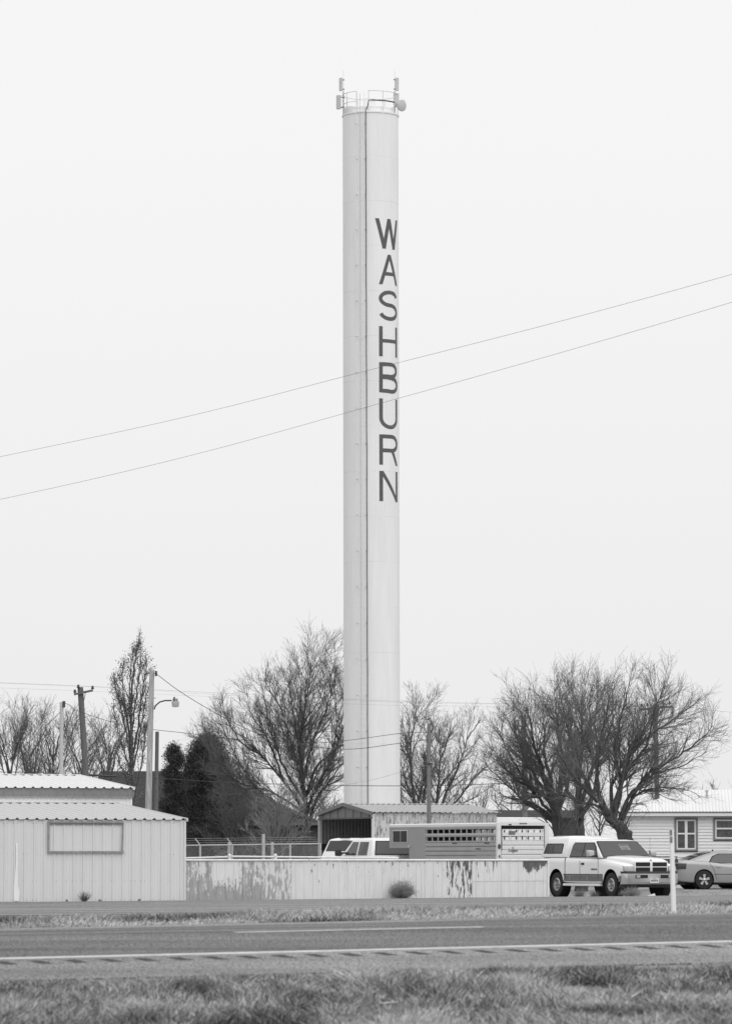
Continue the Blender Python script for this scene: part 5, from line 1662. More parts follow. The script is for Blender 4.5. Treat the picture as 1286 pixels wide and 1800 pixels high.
for px in (1127, 1137, 1165, 1176):
    q = loc7(px, 1246 - (px - 1122) * .093 - 3.5, -.2)
    MB().lathe([(.02, -.06), (.02, 0), (.07, .02), (.07, .06), (.04, .08), (.05, .13), (.01, .15)], 8, q).build('insulator', 'dark_steel', t7, 40)
    ins7.append(q + f7)

def wire(name, label, pts, r, m, group=None, n=26, sag=None):
    """smooth line through the given world points"""
    P = [Vector(p) for p in pts]
    out_ = []
    if sag is not None and len(P) == 2:
        for i in range(n + 1):
            t = i / n
            q = P[0].lerp(P[1], t); q.z -= sag * 4 * t * (1 - t); out_.append(q)
    else:
        Q = [P[0] * 2 - P[1]] + P + [P[-1] * 2 - P[-2]]
        for i in range(1, len(Q) - 2):
            for k in range(8):
                t = k / 8
                p0, p1, p2, p3 = Q[i - 1], Q[i], Q[i + 1], Q[i + 2]
                out_.append(.5 * ((2 * p1) + (p2 - p0) * t + (2 * p0 - 5 * p1 + 4 * p2 - p3) * t * t + (3 * p1 - p0 - 3 * p2 + p3) * t ** 3))
        out_.append(P[-1])
    return tag(MB().tube(out_, r, 5).build(name, m, None, 60), label, 'wire', group)
def skyw(pts, Y0, Y1):
    return [at(px, py, Y0 + (Y1 - Y0) * (px / 1286.0)) for px, py in pts]
wire('overhead_wire', 'upper of the two wires slanting up across the sky in front of the tower', skyw([(-420, 888), (0, 803), (330, 732), (643, 652), (960, 571), (1286, 482), (1700, 362)], 118, 100), .0048, 'wire_grey', 'wires slanting across the sky')
wire('overhead_wire', 'lower of the two wires slanting up across the sky in front of the tower', skyw([(-420, 962), (0, 878), (330, 802), (643, 716), (960, 627), (1286, 531), (1700, 401)], 118, 100), .0048, 'wire_grey', 'wires slanting across the sky')
L0 = at(-300, 1189, 190)
wire('distribution_wire', 'upper thin far wire over the leaning pole at the left', [L0, ins1[1], at(400, 1219, 196), at(700, 1232.5, 204), ins7[0]], .0045, 'wire_grey', 'far power wires')
wire('distribution_wire', 'lower thin far wire over the leaning pole at the left', [at(-300, 1199, 190), ins1[0], at(400, 1226, 196), at(700, 1240, 204), ins7[1]], .003, 'wire_grey', 'far power wires')
wire('distribution_wire', 'short thin wire from the leaning pole towards the poplar', [at(-300, 1190, 188), ins1[2], at(400, 1222, 200), at(760, 1236, 206), ins7[2]], .003, 'wire_grey', 'far power wires')
wire('distribution_wire', 'thin wire leaving the double crossarm to the right', [ins7[3], at(1286, 1252, 220), at(1500, 1260, 226)], .006, 'wire_grey')
w5e = at(752, 1300, 163)
wire('service_wire', 'wire dropping from the lamp pole top through the big bare tree', [at(274, 1184, 150), at(320, 1218, 151), at(380, 1254, 153), at(440, 1284, 155), at(500, 1304, 157), at(605, 1317, 160), at(705, 1306, 162), w5e], .011, 'wire', 'service wires')
wire('service_wire', 'wire sagging from the thin pale pole past the lamp pole to the grey pole', [at(114, 1236, 166), at(124, 1240, 165.5), at(136, 1249, 165), at(200, 1270, 163), at(263, 1281.5, 152), at(330, 1289, 154), at(430, 1301, 156), at(520, 1307, 158), at(605, 1302, 160), at(705, 1289, 162), at(751, 1287, 163)], .010, 'wire', 'service wires')
wire('service_wire', 'wire falling from the grey pole towards the right hand trees', [at(755, 1287, 163), at(790, 1298, 168), at(830, 1313, 174), at(862, 1326, 180), at(900, 1345, 188)], .008, 'wire', 'service wires')
wire('service_wire', 'guy wire slanting down left from the thin pale pole', [at(106, 1252, 166), at(70, 1287, 165), at(20, 1332, 164), at(-60, 1392, 163)], .010, 'wire', 'service wires')
wire('telephone_cable', 'thick dark cable running low across the town behind the sheds', [at(-100, 1352, 196), at(0, 1357, 196), at(60, 1357, 196), at(130, 1362, 196), at(270, 1368, 196), at(400, 1375.5, 197), at(520, 1379, 198), at(605, 1381, 199), at(760, 1381, 201), at(921, 1376, 196)], .015, 'wire')
wire('telephone_cable', 'slack bundled cable resting along the low line at the left', [at(128, 1361, 195.8), at(160, 1362.5, 195.6), at(205, 1364.5, 195.8)], .05, 'wire')
wire('service_wire', 'faint wire crossing low in front of the tower', [at(560, 1386, 199), at(640, 1374, 190), at(705, 1357, 176), at(751, 1345, 163)], .005, 'wire_grey', 'service wires')
# ------------------------------------------------------------------ bare trees
class Acc:
    def __init__(s): s.v = []; s.f = []
    def tube(s, pts, rad, n):
        base = len(s.v); k = len(pts)
        cs = [(math.cos(2 * math.pi * i / n), math.sin(2 * math.pi * i / n)) for i in range(n)]
        d = (pts[-1] - pts[0])
        ref = Vector((0.3, 0.9, 0.2)) if abs(d.normalized().y) < .8 else Vector((1, .1, .2))
        for i in range(k):
            t = pts[min(i + 1, k - 1)] - pts[max(i - 1, 0)]
            sd_ = t.cross(ref)
            if sd_.length < 1e-6: sd_ = Vector((1, 0, 0))
            sd_.normalize(); up = sd_.cross(t); 
            if up.length > 1e-9: up.normalize()
            r = rad[i]
            p = pts[i]
            for c, q in cs:
                s.v.append((p.x + (sd_.x * c + up.x * q) * r, p.y + (sd_.y * c + up.y * q) * r, p.z + (sd_.z * c + up.z * q) * r))
        for i in range(k - 1):
            o = base + i * n
            for j in range(n):
                j2 = (j + 1) % n
                s.f.append((o + j, o + j2, o + n + j2, o + n + j))
    def build(s, name, m, parent):
        me = bpy.data.meshes.new(name)
        me.from_pydata(s.v, [], s.f)
        me.polygons.foreach_set('use_smooth', [True] * len(s.f))
        me.materials.append(MATS[m])
        return link(name, me, parent)

def rvec(rg):
    while True:
        v = Vector((rg.uniform(-1, 1), rg.uniform(-1, 1), rg.uniform(-1, 1)))
        if .05 < v.length < 1: return v.normalized()

def smooth_path(pts, rg, wob, per=5):
    """Catmull-Rom through the points with a slight wander"""
    Q = [pts[0] * 2 - pts[1]] + pts + [pts[-1] * 2 - pts[-2]]
    o = []
    for i in range(1, len(Q) - 2):
        for k in range(per):
            t = k / per
            p0, p1, p2, p3 = Q[i - 1], Q[i], Q[i + 1], Q[i + 2]
            p = .5 * ((2 * p1) + (p2 - p0) * t + (2 * p0 - 5 * p1 + 4 * p2 - p3) * t * t + (3 * p1 - p0 - 3 * p2 + p3) * t ** 3)
            o.append(p + (rvec(rg) * wob if (i > 1 or k) else Vector()))
    o.append(pts[-1])
    return o

def sprout(acc, pts, rads, lv, rg, P):
    """side shoots along a branch; P: list of dicts per level"""
    if lv >= len(P): return
    q = P[lv]
    L = sum((pts[i + 1] - pts[i]).length for i in range(len(pts) - 1))
    n = max(1, int(L * q['dens'] + rg.random()))
    for _ in range(n):
        t = q['t0'] + (1 - q['t0']) * (rg.random() ** q.get('bias', .85))
        x = t * (len(pts) - 1); i = min(int(x), len(pts) - 2); f = x - i
        p = pts[i].lerp(pts[i + 1], f)
        r0 = rads[i] + (rads[i + 1] - rads[i]) * f
        d = (pts[i + 1] - pts[i]).normalized()
        s = rvec(rg); s = s - d * s.dot(d)
        if s.length < 1e-3: continue
        s.normalize()
        a = R(rg.uniform(*q['ang']))
        dr = d * math.cos(a) + s * math.sin(a)
        ln = rg.uniform(*q['len']) * (1.0 - q.get('fall', .45) * t)
        if q.get('rel'): ln *= L
        k = q['seg']
        r = min(r0 * .62, q['rmax']); re = q['rmin']
        if r < re: r = re
        np_ = [p]; nr = [r]
        st_ = ln / k
        for j in range(k):
            dr = (dr + rvec(rg) * q['wan'] + Vector((0, 0, q['up']))).normalized()
            np_.append(np_[-1] + dr * st_); nr.append(r + (re - r) * (j + 1) / k)
        acc.tube(np_, nr, q['n'])
        sprout(acc, np_, nr, lv + 1, rg, P)

def twigs(d1=1.7, d2=3.2, d3=5.0, s=1.0, up=.10, rmin=.0085):
    return [dict(dens=d1, t0=.18, ang=(22, 54), len=(.22 , .42), rel=True, fall=.5, seg=6, rmax=.034 * s, rmin=rmin * 1.1, wan=.12, up=up * 1.2, n=4),
            dict(dens=d2, t0=.10, ang=(18, 48), len=(.38, .70), rel=True, fall=.45, seg=4, rmax=.016 * s, rmin=rmin * .85, wan=.15, up=up * 1.1, n=3),
            dict(dens=d3, t0=.05, ang=(16, 50), len=(.40 * s, .85 * s), fall=.3, seg=2, rmax=.009 * s, rmin=rmin * .6, wan=.16, up=up, n=3)]

LIMB = .72
def bare_tree(name, label, Y, base_px, stems, P, seed, rs=1.0, bm='bark', tm='twig', group=None, depth=2.2, wob=.04, cat='tree', trim=.86):
    """stems: (pixel polyline from the ground up, start radius, end radius); depth spreads them front to back"""
    rg = random.Random(seed)
    foot = at(base_px, 1560, Y); foot.z = ground(foot.x, foot.y)
    t = thing(name, label, cat, foot, 0.0, group)
    A = Acc(); B = Acc()
    for (poly, r0, r1) in stems:
        dy = rg.uniform(-depth, depth)
        n = len(poly)
        pts = []
        for i, (px, py) in enumerate(poly):
            yy = Y + dy * (i / (n - 1)) ** 1.2
            q = at(px, py, yy)
            if py >= 1559: q.z = ground(q.x, q.y) - .1
            pts.append(q - foot)
        sp = smooth_path(pts, rg, wob)
        sp = sp[:max(4, int(len(sp) * trim))]
        m = len(sp)
        rads = [max(r1, (r1 + (r0 - r1) * (1 - i / (m - 1)) ** 1.2) * (1.0 if poly[0][1] >= 1559 else LIMB)) for i in range(m)]
        A.tube(sp, rads, 8)
        sprout(B, sp, rads, 0, rg, P)
    A.build('trunk', bm, t)
    B.build('crown', tm, t)
    return t

# big bare tree left of the tower
T1 = [([(545, 1560), (543, 1500), (538, 1430), (532, 1370), (528, 1310), (536, 1240), (546, 1180), (556, 1122)], .24, .012),
      ([(538, 1420), (530, 1350), (520, 1280), (510, 1220), (498, 1155)], .13, .012),
      ([(536, 1440), (548, 1400), (575, 1350), (600, 1290), (618, 1220), (608, 1160)], .17, .012),
      ([(538, 1400), (556, 1350), (590, 1318), (632, 1290), (660, 1250)], .13, .012),
      ([(543, 1450), (556, 1405), (580, 1372), (612, 1330), (650, 1300)], .15, .012),
      ([(540, 1445), (500, 1420), (450, 1385), (420, 1340), (395, 1290), (362, 1262)], .15, .012),
      ([(538, 1430), (500, 1375), (462, 1330), (430, 1285), (415, 1225)], .14, .012),
      ([(536, 1410), (500, 1350), (478, 1290), (466, 1235), (455, 1172)], .13, .012),
      ([(535, 1390), (512, 1310), (497, 1250), (480, 1170)], .11, .012),
      ([(533, 1370), (548, 1310), (572, 1250), (590, 1190), (592, 1150)], .10, .012),
      ([(540, 1440), (480, 1425), (430, 1395), (385, 1360), (345, 1335)], .11, .012),
      ([(530, 1330), (524, 1270), (530, 1210), (520, 1150)], .08, .012),
      ([(538, 1430), (470, 1390), (420, 1380), (370, 1310), (335, 1290)], .10, .012),
      ([(500, 1375), (470, 1300), (440, 1250), (432, 1195)], .09, .012),
      ([(462, 1330), (420, 1300), (395, 1250), (388, 1215)], .08, .012),
      ([(450, 1385), (410, 1370), (380, 1340), (362, 1290), (352, 1250)], .08, .012),
      ([(497, 1250), (470, 1205), (468, 1160)], .06, .012),
      ([(546, 1180), (540, 1150), (536, 1125)], .04, .012),
      ([(575, 1350), (590, 1290), (588, 1220), (575, 1150)], .08, .012)]
bare_tree('bare_tree', 'large bare tree spreading its branches left of the water tower', 246, 545, T1, twigs(4.2, 4.3, 4.6, 1.0, .06, .0080), 4, depth=3.5, bm='bark_dark', trim=.90)

# twiggy thicket between the evergreen and the big tree
TT = [([(420, 1560), (420, 1500), (412, 1450), (400, 1400), (392, 1350)], .09, .012),
      ([(420, 1520), (400, 1470), (378, 1430), (362, 1385)], .06, .012),
      ([(420, 1510), (438, 1460), (452, 1420), (458, 1370)], .06, .012),
      ([(421, 1500), (428, 1440), (425, 1390), (430, 1345)], .06, .012),
      ([(421, 1530), (455, 1490), (480, 1460), (500, 1425)], .06, .012),
      ([(419, 1530), (385, 1495), (358, 1470), (335, 1440)], .05, .012)]
bare_tree('thicket', 'tangled bare thicket between the evergreen and the large bare tree', 250, 420, TT, twigs(5.5, 4.8, 5.0, 1.0, .06, .0085), 6, depth=2.5, bm='bark_dark', cat='shrub')

# young many-stemmed tree in front of the chain-link fence
T2 = [([(487, 1560), (487, 1500), (487, 1450), (489, 1405), (484, 1372)], .05, .008),
      ([(487, 1525), (476, 1490), (466, 1450), (452, 1420), (432, 1398)], .035, .006),
      ([(487, 1520), (496, 1480), (512, 1440), (530, 1412), (545, 1392)], .035, .006),
      ([(487, 1510), (478, 1460), (470, 1420), (455, 1385)], .03, .006),
      ([(487, 1500), (497, 1450), (508, 1410), (515, 1372)], .03, .006),
      ([(488, 1525), (508, 1490), (535, 1462), (558, 1440)], .03, .006),
      ([(486, 1525), (462, 1495), (440, 1468), (422, 1445)], .03, .006)]
bare_tree('young_tree', 'small pale bare tree with many thin stems before the chain link fence', 152, 487, T2, twigs(7.5, 8.0, 7.0, .55, .06, .0066), 9, bm='bark_dark', tm='twig_shrub', depth=1.0, wob=.012)

# trees right of the tower
T3 = [([(742, 1560), (738, 1470), (728, 1410), (722, 1350), (722, 1300), (735, 1255), (745, 1228)], .17, .012),
      ([(740, 1480), (735, 1420), (750, 1350), (770, 1300), (762, 1240)], .12, .012),
      ([(738, 1440), (745, 1400), (752, 1350), (748, 1290), (742, 1240)], .11, .012),
      ([(738, 1430), (715, 1380), (700, 1320), (690, 1260)], .11, .012),
      ([(722, 1350), (712, 1300), (706, 1255)], .08, .012),
      ([(736, 1420), (716, 1390), (690, 1360), (672, 1310)], .10, .012)]
bare_tree('bare_tree', 'bare tree close against the right side of the water tower', 252, 742, T3, twigs(3.4, 4.2, 4.8, 1.0, .08, .008), 14, depth=2.4)
T4 = [([(770, 1560), (765, 1470), (768, 1400), (772, 1340), (772, 1290), (778, 1250)], .16, .012),
      ([(768, 1440), (785, 1390), (808, 1340), (822, 1290), (835, 1238)], .15, .012),
      ([(767, 1430), (775, 1380), (800, 1350), (825, 1320), (845, 1290)], .10, .012),
      ([(766, 1450), (800, 1410), (830, 1370), (862, 1342), (890, 1330)], .12, .012),
      ([(768, 1460), (800, 1420), (845, 1395), (880, 1370)], .10, .012),
      ([(772, 1340), (790, 1290), (795, 1245)], .08, .012),
      ([(820, 1300), (840, 1270), (855, 1240)], .06, .012)]
bare_tree('bare_tree', 'bare leaning tree behind the grey pole and the flaking shed', 256, 770, T4, twigs(3.4, 4.2, 4.8, 1.0, .08, .008), 23, depth=2.4)

# the great bare trees over the pickup
T5 = [([(982, 1560), (982, 1490), (978, 1440), (968, 1400), (950, 1350), (935, 1290), (925, 1235), (918, 1215)], .30, .012),
      ([(978, 1450), (965, 1410), (930, 1385), (895, 1360), (868, 1320), (850, 1290)], .17, .012),
      ([(976, 1440), (985, 1380), (985, 1310), (978, 1260), (975, 1215), (985, 1185)], .17, .012),
      ([(976, 1430), (955, 1370), (920, 1320), (895, 1270), (880, 1245)], .13, .012),
      ([(976, 1440), (930, 1410), (890, 1400), (862, 1385)], .11, .012),
      ([(980, 1420), (960, 1340), (955, 1270), (955, 1200)], .12, .012),
      ([(978, 1430), (1000, 1370), (1005, 1310), (1000, 1250), (1006, 1205)], .13, .012),
      ([(976, 1440), (940, 1395), (905, 1345), (880, 1295), (872, 1262)], .11, .012),
      ([(977, 1445), (935, 1420), (895, 1385), (858, 1350), (838, 1325)], .10, .012),
      ([(968, 1400), (930, 1350), (910, 1300), (902, 1250), (905, 1225)], .10, .012),
      ([(970, 1410), (925, 1375), (885, 1350), (852, 1310)], .08, .012)]
bare_tree('bare_tree', 'thick trunked bare tree farthest left of the three behind the pickup', 167, 982, T5, twigs(6.0, 6.0, 6.6, .85, .05, .0052), 31, bm='bark_dark', depth=2.3)
T6 = [([(1020, 1560), (1020, 1490), (1018, 1440), (1015, 1390), (1020, 1320), (1022, 1270), (1014, 1220), (1006, 1190)], .27, .012),
      ([(1018, 1440), (1045, 1390), (1050, 1320), (1045, 1260), (1058, 1215), (1072, 1185)], .15, .012),
      ([(1016, 1420), (990, 1370), (1000, 1300), (988, 1240), (990, 1195)], .12, .012),
      ([(1018, 1420), (1040, 1350), (1070, 1290), (1077, 1240), (1076, 1190)], .13, .012),
      ([(1017, 1410), (1010, 1350), (1035, 1280), (1035, 1230), (1042, 1190)], .12, .012)]
bare_tree('bare_tree', 'thick trunked bare tree in the middle of the three behind the pickup', 164, 1020, T6, twigs(5.2, 5.6, 6.4, .85, .06, .0052), 37, bm='bark_dark', depth=2.3)
T7 = [([(1103, 1560), (1102, 1500), (1097, 1470), (1083, 1449), (1068, 1434), (1055, 1415), (1042, 1390)], .36, .13),
      ([(1070, 1435), (1052, 1390), (1050, 1330), (1062, 1275), (1070, 1225), (1066, 1190)], .15, .012),
      ([(1075, 1440), (1090, 1390), (1080, 1320), (1092, 1260), (1104, 1210), (1104, 1175)], .13, .012),
      ([(1080, 1445), (1085, 1400), (1105, 1350), (1135, 1310), (1150, 1250), (1168, 1205), (1180, 1190)], .13, .012),
      ([(1086, 1448), (1095, 1420), (1118, 1385), (1150, 1360), (1200, 1345), (1240, 1320), (1272, 1270)], .12, .012),
      ([(1085, 1446), (1105, 1410), (1135, 1390), (1175, 1385), (1220, 1395), (1262, 1425)], .09, .010),
      ([(1080, 1440), (1075, 1380), (1110, 1320), (1160, 1280), (1210, 1245), (1250, 1205)], .12, .012),
      ([(1050, 1410), (1010, 1370), (985, 1330), (960, 1290)], .12, .012),
      ([(1045, 1400), (1015, 1340), (1010, 1270), (1020, 1205)], .12, .012),
      ([(1072, 1436), (1100, 1340), (1130, 1280), (1128, 1210)], .12, .012),
      ([(1090, 1450), (1130, 1370), (1190, 1330), (1240, 1290), (1262, 1255)], .10, .012),
      ([(1084, 1446), (1100, 1425), (1128, 1412), (1150, 1428)], .04, .008),
      ([(1060, 1420), (1020, 1410), (975, 1395), (940, 1400)], .08, .012),
      ([(1078, 1440), (1098, 1360), (1120, 1300), (1160, 1240), (1160, 1200)], .10, .012)]
t7_ = bare_tree('bare_tree', 'bare tree with a sawn off leaning trunk nearest the white house', 158, 1104, T7, twigs(5.6, 6.0, 6.6, .85, .05, .0052), 41, bm='bark_dark', depth=2.3)
# the sawn stub on its right shoulder
fo = Vector(t7_.location)
qa = at(1098, 1490, 157.8) - fo; qb = at(1104, 1461, 157.6) - fo
MB().tube([qa, qa.lerp(qb, .5), qb], [.19, .18, .15], 9).build('sawn_stub', 'bark_dark', t7_)

# left group beyond the barn
def left_tree(label, x, Y, w_, topy, seed, rs=1.0, lean=0):
    rg = random.Random(seed * 7)
    st = [([(x, 1560), (x + rg.uniform(-3, 3), 1460), (x + lean * .3, 1380), (x + lean * .6 + rg.uniform(-5, 5), 1310), (x + lean + rg.uniform(-5, 5), topy)], .13, .012)]
    for i in range(7):
        s = -1 if i % 2 else 1
        y0 = rg.uniform(1325, 1430); sp = w_ * rg.uniform(.4, 1.0) * s
        ye = topy + rg.uniform(5, 70)
        st.append(([(x + lean * .3 + rg.uniform(-2, 2), y0), (x + lean * .4 + sp * .35, y0 - (y0 - ye) * .35), (x + lean * .6 + sp * .75, y0 - (y0 - ye) * .7), (x + lean + sp, ye)], .075, .012))
    return bare_tree('bare_tree', label, Y, x, st, twigs(2.8, 3.6, 4.2, 1.0, .07, .008), seed, group='bare trees at the left', depth=2.0)
left_tree('bare tree at the left edge of the photograph', 22, 226, 48, 1205, 51, lean=-8)
left_tree('bare tree second from the left edge beyond the barn', 52, 236, 40, 1200, 52, lean=8)
left_tree('bare tree just left of the thin pale pole', 92, 232, 42, 1214, 53, lean=6)
left_tree('bare tree behind the leaning crossarm pole', 140, 240, 52, 1226, 54, lean=12)
left_tree('low bare tree left of the leafy poplar', 188, 228, 40, 1240, 55, lean=4)

# low far trees along the horizon
def far_tree(label, x, Y, w_, topy, seed):
    rg = random.Random(seed * 3)
    st = [([(x, 1560), (x, 1480), (x + rg.uniform(-4, 4), 1430), (x + rg.uniform(-6, 6), topy)], .13, .02)]
    for i in range(6):
        s = -1 if i % 2 else 1
        st.append(([(x, 1470 - 8 * i), (x + s * w_ * .45, 1430 - 4 * i), (x + s * w_ * rg.uniform(.6, 1), topy + rg.uniform(5, 45))], .08, .02))
    return bare_tree('far_tree', label, Y, x, st, twigs(2.4, 2.8, 3.2, 1.3, .06, .012), seed, group='low bare trees along the horizon', depth=2.5, tm='twig_pale')
far_tree('low far bare tree between the big tree and the tower foot', 590, 330, 45, 1345, 61)
far_tree('low far bare tree right of the tower above the flaking shed', 715, 340, 35, 1350, 62)
far_tree('low far bare tree behind the flaking shed roof end', 830, 335, 45, 1335, 63)
far_tree('low far bare tree behind the dark outbuilding', 900, 330, 50, 1350, 64)
far_tree('low far brush showing left of the open carport', 545, 325, 40, 1385, 70)
far_tree('low far brush behind the ridge of the open carport', 572, 318, 36, 1375, 71)
far_tree('low far bare tree seen between the trunks behind the pickup topper', 1000, 322, 40, 1380, 72)
far_tree('low far bare tree left of the sawn off trunk', 1052, 326, 40, 1385, 73)
far_tree('low far bare tree behind the left end of the house roof', 1175, 350, 45, 1345, 65)
far_tree('low far bare tree behind the house ridge', 1228, 345, 40, 1335, 66)
far_tree('low far bare tree at the right edge of the photograph', 1282, 340, 40, 1332, 67)
far_tree('low far bare tree at the far left behind the barn roof', 10, 330, 50, 1300, 68)
far_tree('low far bare tree between the leaning pole and the poplar', 170, 335, 50, 1310, 69)

# ------------------------------------------------------------------ leaves
def leaf_mesh(name, P, size, tone, m, seed, aspect=1.5):
    """one small quad per point, random facing"""
    rs = np.random.RandomState(seed)
    P = np.asarray(P); N = len(P)
    a = rs.randn(N, 3); a /= np.linalg.norm(a, axis=1)[:, None]
    c = rs.randn(N, 3); c -= a * (a * c).sum(1)[:, None]; c /= np.linalg.norm(c, axis=1)[:, None]
    s = (size * (.6 + .8 * rs.rand(N)))[:, None]
    V = np.empty((N, 4, 3))
    V[:, 0] = P - a * s * aspect; V[:, 1] = P + c * s * .6; V[:, 2] = P + a * s * aspect; V[:, 3] = P - c * s * .6
    me = bpy.data.meshes.new(name)
    me.vertices.add(N * 4); me.vertices.foreach_set('co', V.ravel())
    me.loops.add(N * 4); me.loops.foreach_set('vertex_index', np.arange(N * 4, dtype=np.int32))
    me.polygons.add(N); me.polygons.foreach_set('loop_start', (np.arange(N) * 4).astype(np.int32)); me.polygons.foreach_set('loop_total', np.full(N, 4, np.int32))
    q = me.attributes.new('tone', 'FLOAT', 'POINT'); q.data.foreach_set('value', np.repeat(np.clip(tone, 0, 1), 4).astype(np.float32))
    me.update(); me.validate()
    me.materials.append(MATS[m])
    return me

def poplar():
    rg = random.Random(71); Y = 205
    foot = at(236, 1560, Y); foot.z = ground(foot.x, foot.y)
    t = thing('poplar_tree', 'tall narrow poplar still holding its dry leaves behind the left barn', 'tree', foot)
    A = Acc(); B = Acc()
    stems = [([(236, 1560), (235, 1440), (233, 1360), (231, 1290), (232, 1220), (238, 1160), (247, 1112)], .17, .012),
             ([(234, 1370), (226, 1310), (214, 1250), (205, 1215), (200, 1186)], .06, .01),
             ([(233, 1340), (224, 1270), (215, 1205), (218, 1164)], .06, .01),
             ([(233, 1330), (244, 1270), (252, 1200), (257, 1180), (257, 1152)], .06, .01),
             ([(234, 1380), (222, 1330), (208, 1285), (199, 1240)], .05, .01),
             ([(233, 1310), (228, 1240), (230, 1180), (235, 1142)], .05, .01),
             ([(234, 1350), (246, 1290), (254, 1240), (262, 1205)], .05, .01),
             ([(235, 1400), (250, 1340), (256, 1290), (262, 1260)], .045, .01),
             ([(235, 1400), (218, 1360), (204, 1320)], .04, .01),
             ([(232, 1290), (240, 1220), (247, 1170), (248, 1136)], .05, .01)]
    pts_all = []
    for poly, r0, r1 in stems:
        dy = rg.uniform(-1.3, 1.3)
        n = len(poly)
        pts = [at(px, py, Y + dy * (i / (n - 1))) - foot for i, (px, py) in enumerate(poly)]
        if poly[0][1] == 1560: pts[0].z = -.1
        sp = smooth_path(pts, rg, .03, 6)
        rads = [r0 + (r1 - r0) * (i / (len(sp) - 1)) ** .7 for i in range(len(sp))]
        A.tube(sp, rads, 7)
        P_ = [dict(dens=6.5, t0=.15, ang=(15, 34), len=(.55, 1.4), fall=.86, seg=4, rmax=.02, rmin=.008, wan=.1, up=.16, n=3), dict(dens=4.0, t0=.2, ang=(18, 40), len=(.2, .5), fall=.3, seg=2, rmax=.01, rmin=.006, wan=.15, up=.12, n=3)]
        k0 = len(B.v)
        sprout(B, sp, rads, 0, rg, P_)
        pts_all += B.v[k0::3]
    A.build('trunk', 'bark', t)
    B.build('branches', 'twig', t)
    pts_all = [p for p in pts_all]
    rs = np.random.RandomState(5)
    P = np.array(pts_all)
    sel = rs.rand(len(P))
    cl = vnoise(P[:, 0] * 2.2 + 40, P[:, 2] * 1.6 + P[:, 1], 44)
    hfac = np.interp(P[:, 2], [2, 4, 6, 9], [.1, .35, .8, 1.0])
    P = P[sel < np.clip((cl - .12) * 1.9, 0.1, .95) * hfac]
    P = np.repeat(P, 5, axis=0) + rs.randn(len(P) * 5, 3) * .09
    link('leaves', leaf_mesh('leaves', P, .028, .4 + .28 * rs.randn(len(P)), 'leaf_poplar', 6), t)
poplar()

def cedar(label, cx, Y, w_, topy, boty, seed, n_cl=150, lobes=None):
    """dense dark evergreen: trunk, limbs and foliage sprays gathered in clumps"""
    rg = random.Random(seed); rs = np.random.RandomState(seed)
    foot = at(cx, 1560, Y); foot.z = ground(foot.x, foot.y)
    t = thing('evergreen_tree', label, 'tree', foot)
    S_ = 7727 / Y
    H = at(cx, topy, Y).z - foot.z; z0 = at(cx, boty, Y).z - foot.z
    A = Acc()
    A.tube([Vector((0, 0, -.1)), Vector((.05, 0, H * .5)), Vector((0, .05, H * .93))], [.16, .10, .03], 7)
    P = []; T = []
    th_ = lambda k: k * 2.4
    for k in range(n_cl):
        u = rg.random() ** .8
        z = z0 + (H - z0) * u
        rmax = w_ / S_ * (1 - u ** 2.6) ** .7 * (.82 + .22 * math.sin(u * 13 + seed + th_(k))) 
        th = rg.uniform(0, 2 * math.pi); rr = rmax * (rg.random() ** .45)
        c = np.array([rr * math.cos(th), rr * math.sin(th), z])
        A.tube([Vector((0, 0, max(.2, z - rr * .5))), Vector(c * [.5, .5, 1] - [0, 0, rr * .12]), Vector(c)], [.03, .018, .008], 4)
        m = 240
        q = rs.randn(m, 3) * np.array([.30, .30, .24]) * (w_ / S_ / 2.0) ** .5
        P.append(c + q + np.array([0, 0, 1]) * (np.abs(q[:, :1]) * -.2))
        T.append(np.full(m, rg.uniform(.3, .7)) + rs.randn(m) * .12)
    A.build('trunk', 'bark_dark', t)
    P = np.concatenate(P); T = np.concatenate(T)
    P = P[(P[:, 2] > .1)]; T = T[:len(P)]
    link('foliage', leaf_mesh('foliage', P, .028, T, 'leaf_cedar', seed, 3.0), t)
    return t
cedar('dark dense evergreen standing behind the low shed corner', 364, 264, 70, 1300, 1500, 81, 420)
cedar('slim dark evergreen at the left flank of the larger one', 305, 258, 27, 1312, 1500, 82, 100)

# ------------------------------------------------------------------ weeds and tumbleweeds
def weed(name, label, px, py, Y, wpx, hpx, seed, n, m, cat, ball=False, r=.003, group=None):
    rg = random.Random(seed)
    S_ = 7727 / Y
    f = at(px, py, Y); f.z = ground(f.x, f.y) + .01
    A = Acc()
    W_, H_ = wpx / S_ / 2, hpx / S_
    for i in range(n):
        if ball:     # tangled ball of curved stems
            c = Vector((0, 0, H_ * .42))
            d = rvec(rg); d.z = abs(d.z) * 1.0 - .25; d.normalize()
            p = c * .4 + Vector((rg.uniform(-.1, .1) * W_, rg.uniform(-.1, .1) * W_, -.1 * H_))
            e_ = Vector((d.x * W_, d.y * W_ * .9, c.z + d.z * H_ * .56)) * rg.uniform(.75, 1.03)
            mid = p.lerp(e_, .55) + rvec(rg) * .25 * W_
            pts = [p, mid, e_, e_ + (rvec(rg) * .3 + d * .12) * W_]
            for q in pts: q.z = max(q.z, .003)
        else:
            d = Vector((rg.gauss(0, .5), rg.gauss(0, .4), 1)).normalized()
            L = H_ * rg.uniform(.45, 1.05)
            p = Vector((rg.gauss(0, .12) * W_, rg.gauss(0, .12) * W_, 0))
            pts = [p]
            for k in range(3):
                d = (d + rvec(rg) * .22).normalized()
                q = pts[-1] + d * L / 3
                q.x = max(-W_, min(W_, q.x)); pts.append(q)
        A.tube(pts, [r, r * .9, r * .7, r * .5], 3)
    me_o = A.build(name, m, None)
    me_o.location = f
    return tag(me_o, label, cat, group)
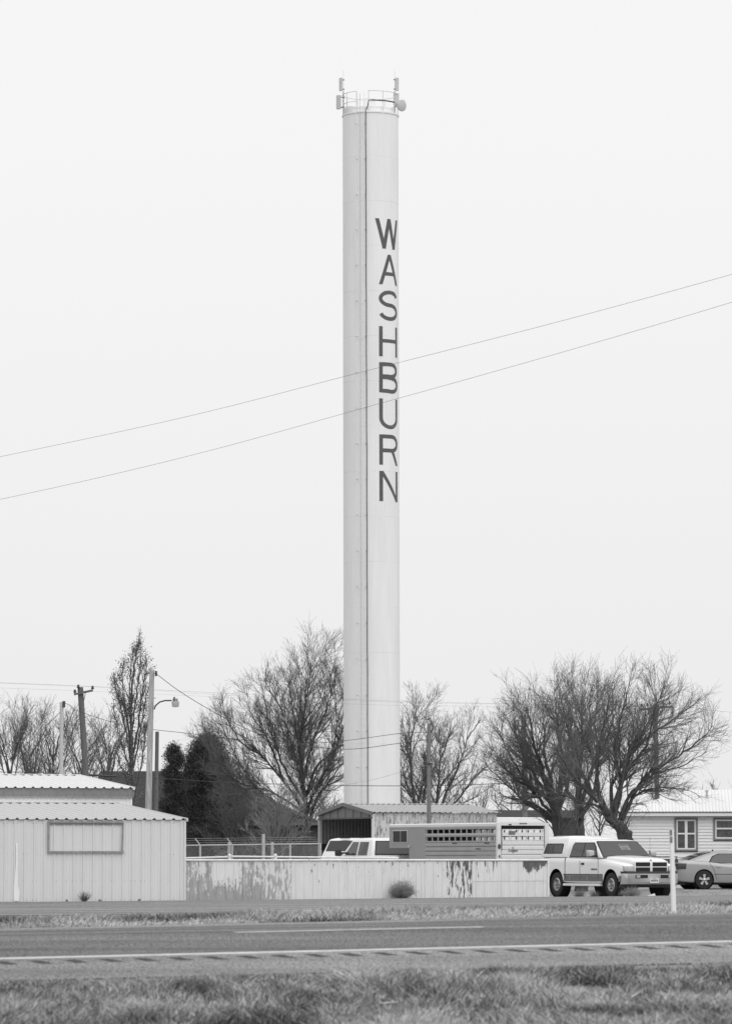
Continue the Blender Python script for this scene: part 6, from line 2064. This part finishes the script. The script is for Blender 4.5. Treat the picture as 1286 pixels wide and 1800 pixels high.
weed('tumbleweed', 'round tumbleweed caught against the middle of the metal fence', 707, 1578, lineY(707, 85.6), 44, 33, 91, 800, 'tumbleweed', 'tumbleweed', True, .0032)
weed('tumbleweed', 'tumbleweed lodged under the front of the pickup', 1109, 1574, 139.8, 38, 17, 92, 450, 'tumbleweed', 'tumbleweed', True, .003)
weed('weed_clump', 'dry weed clump growing against the low shed wall', 149, 1585, lineY(149, 85.6), 24, 21, 93, 130, 'weed', 'weed', False, .0045)
weed('weed_clump', 'straw coloured weed clump beside the rear wheel of the pickup', 1018, 1573, 141.2, 34, 20, 94, 260, 'twig_shrub', 'weed', False, .004)
weed('weed_clump', 'weed clump under the pickup between its wheels', 1045, 1573, 142.0, 26, 16, 95, 160, 'weed', 'weed', False, .004)
for i, (px, lab) in enumerate(((176, 'tiny weed at the shed wall right of the larger clump'), (245, 'tiny weed at the foot of the shed wall near its right end'), (118, 'tiny weed at the shed wall left of the larger clump'))):
    weed('weed_clump', lab, px, 1585, lineY(px, 85.7), 8, 6, 96 + i, 40, 'weed', 'weed', False, .004)
# litter
lq = at(683, 1764, 36.6)
tag(MB().loft([[(-.07, -.01, 0), (.08, -.015, .01), (.08, .03, .012), (-.07, .03, .004)], [(-.06, -.008, .006), (.06, -.01, .018), (.06, .02, .018), (-.06, .02, .009)]]).build('litter_scrap', 'paper', None, 40, .004, loc=(lq.x, lq.y, lq.z)), 'small white scrap of litter lying in the near grass', 'litter')
lq = at(1146, 1570, 139.5)
tag(MB().loft([[(-.2, -.03, 0), (.10, -.03, 0), (.10, .1, 0), (-.2, .1, 0)], [(-.15, 0, .03), (.07, 0, .10), (.06, .06, .09), (-.12, .05, .04)]]).build('litter_scrap', 'paper', None, 40, .01, loc=(lq.x, lq.y, ground(lq.x, lq.y) + .02)), 'crumpled pale scrap on the ground under the bumper of the pickup', 'litter')

# ------------------------------------------------------------------ put each anchor at the foot of its thing
bpy.context.view_layer.update()
for o in [q for q in COL.objects if q.type == 'EMPTY' and q.parent is None and q.location.length < 1e-6]:
    cs = [c for c in o.children if c.type == 'MESH']
    pts = [c.matrix_local @ Vector(k) for c in cs for k in c.bound_box]
    if not pts: continue
    lo = Vector((sum(p.x for p in pts) / len(pts), sum(p.y for p in pts) / len(pts), min(p.z for p in pts)))
    o.location = lo
    for c in cs: c.location = c.location - lo
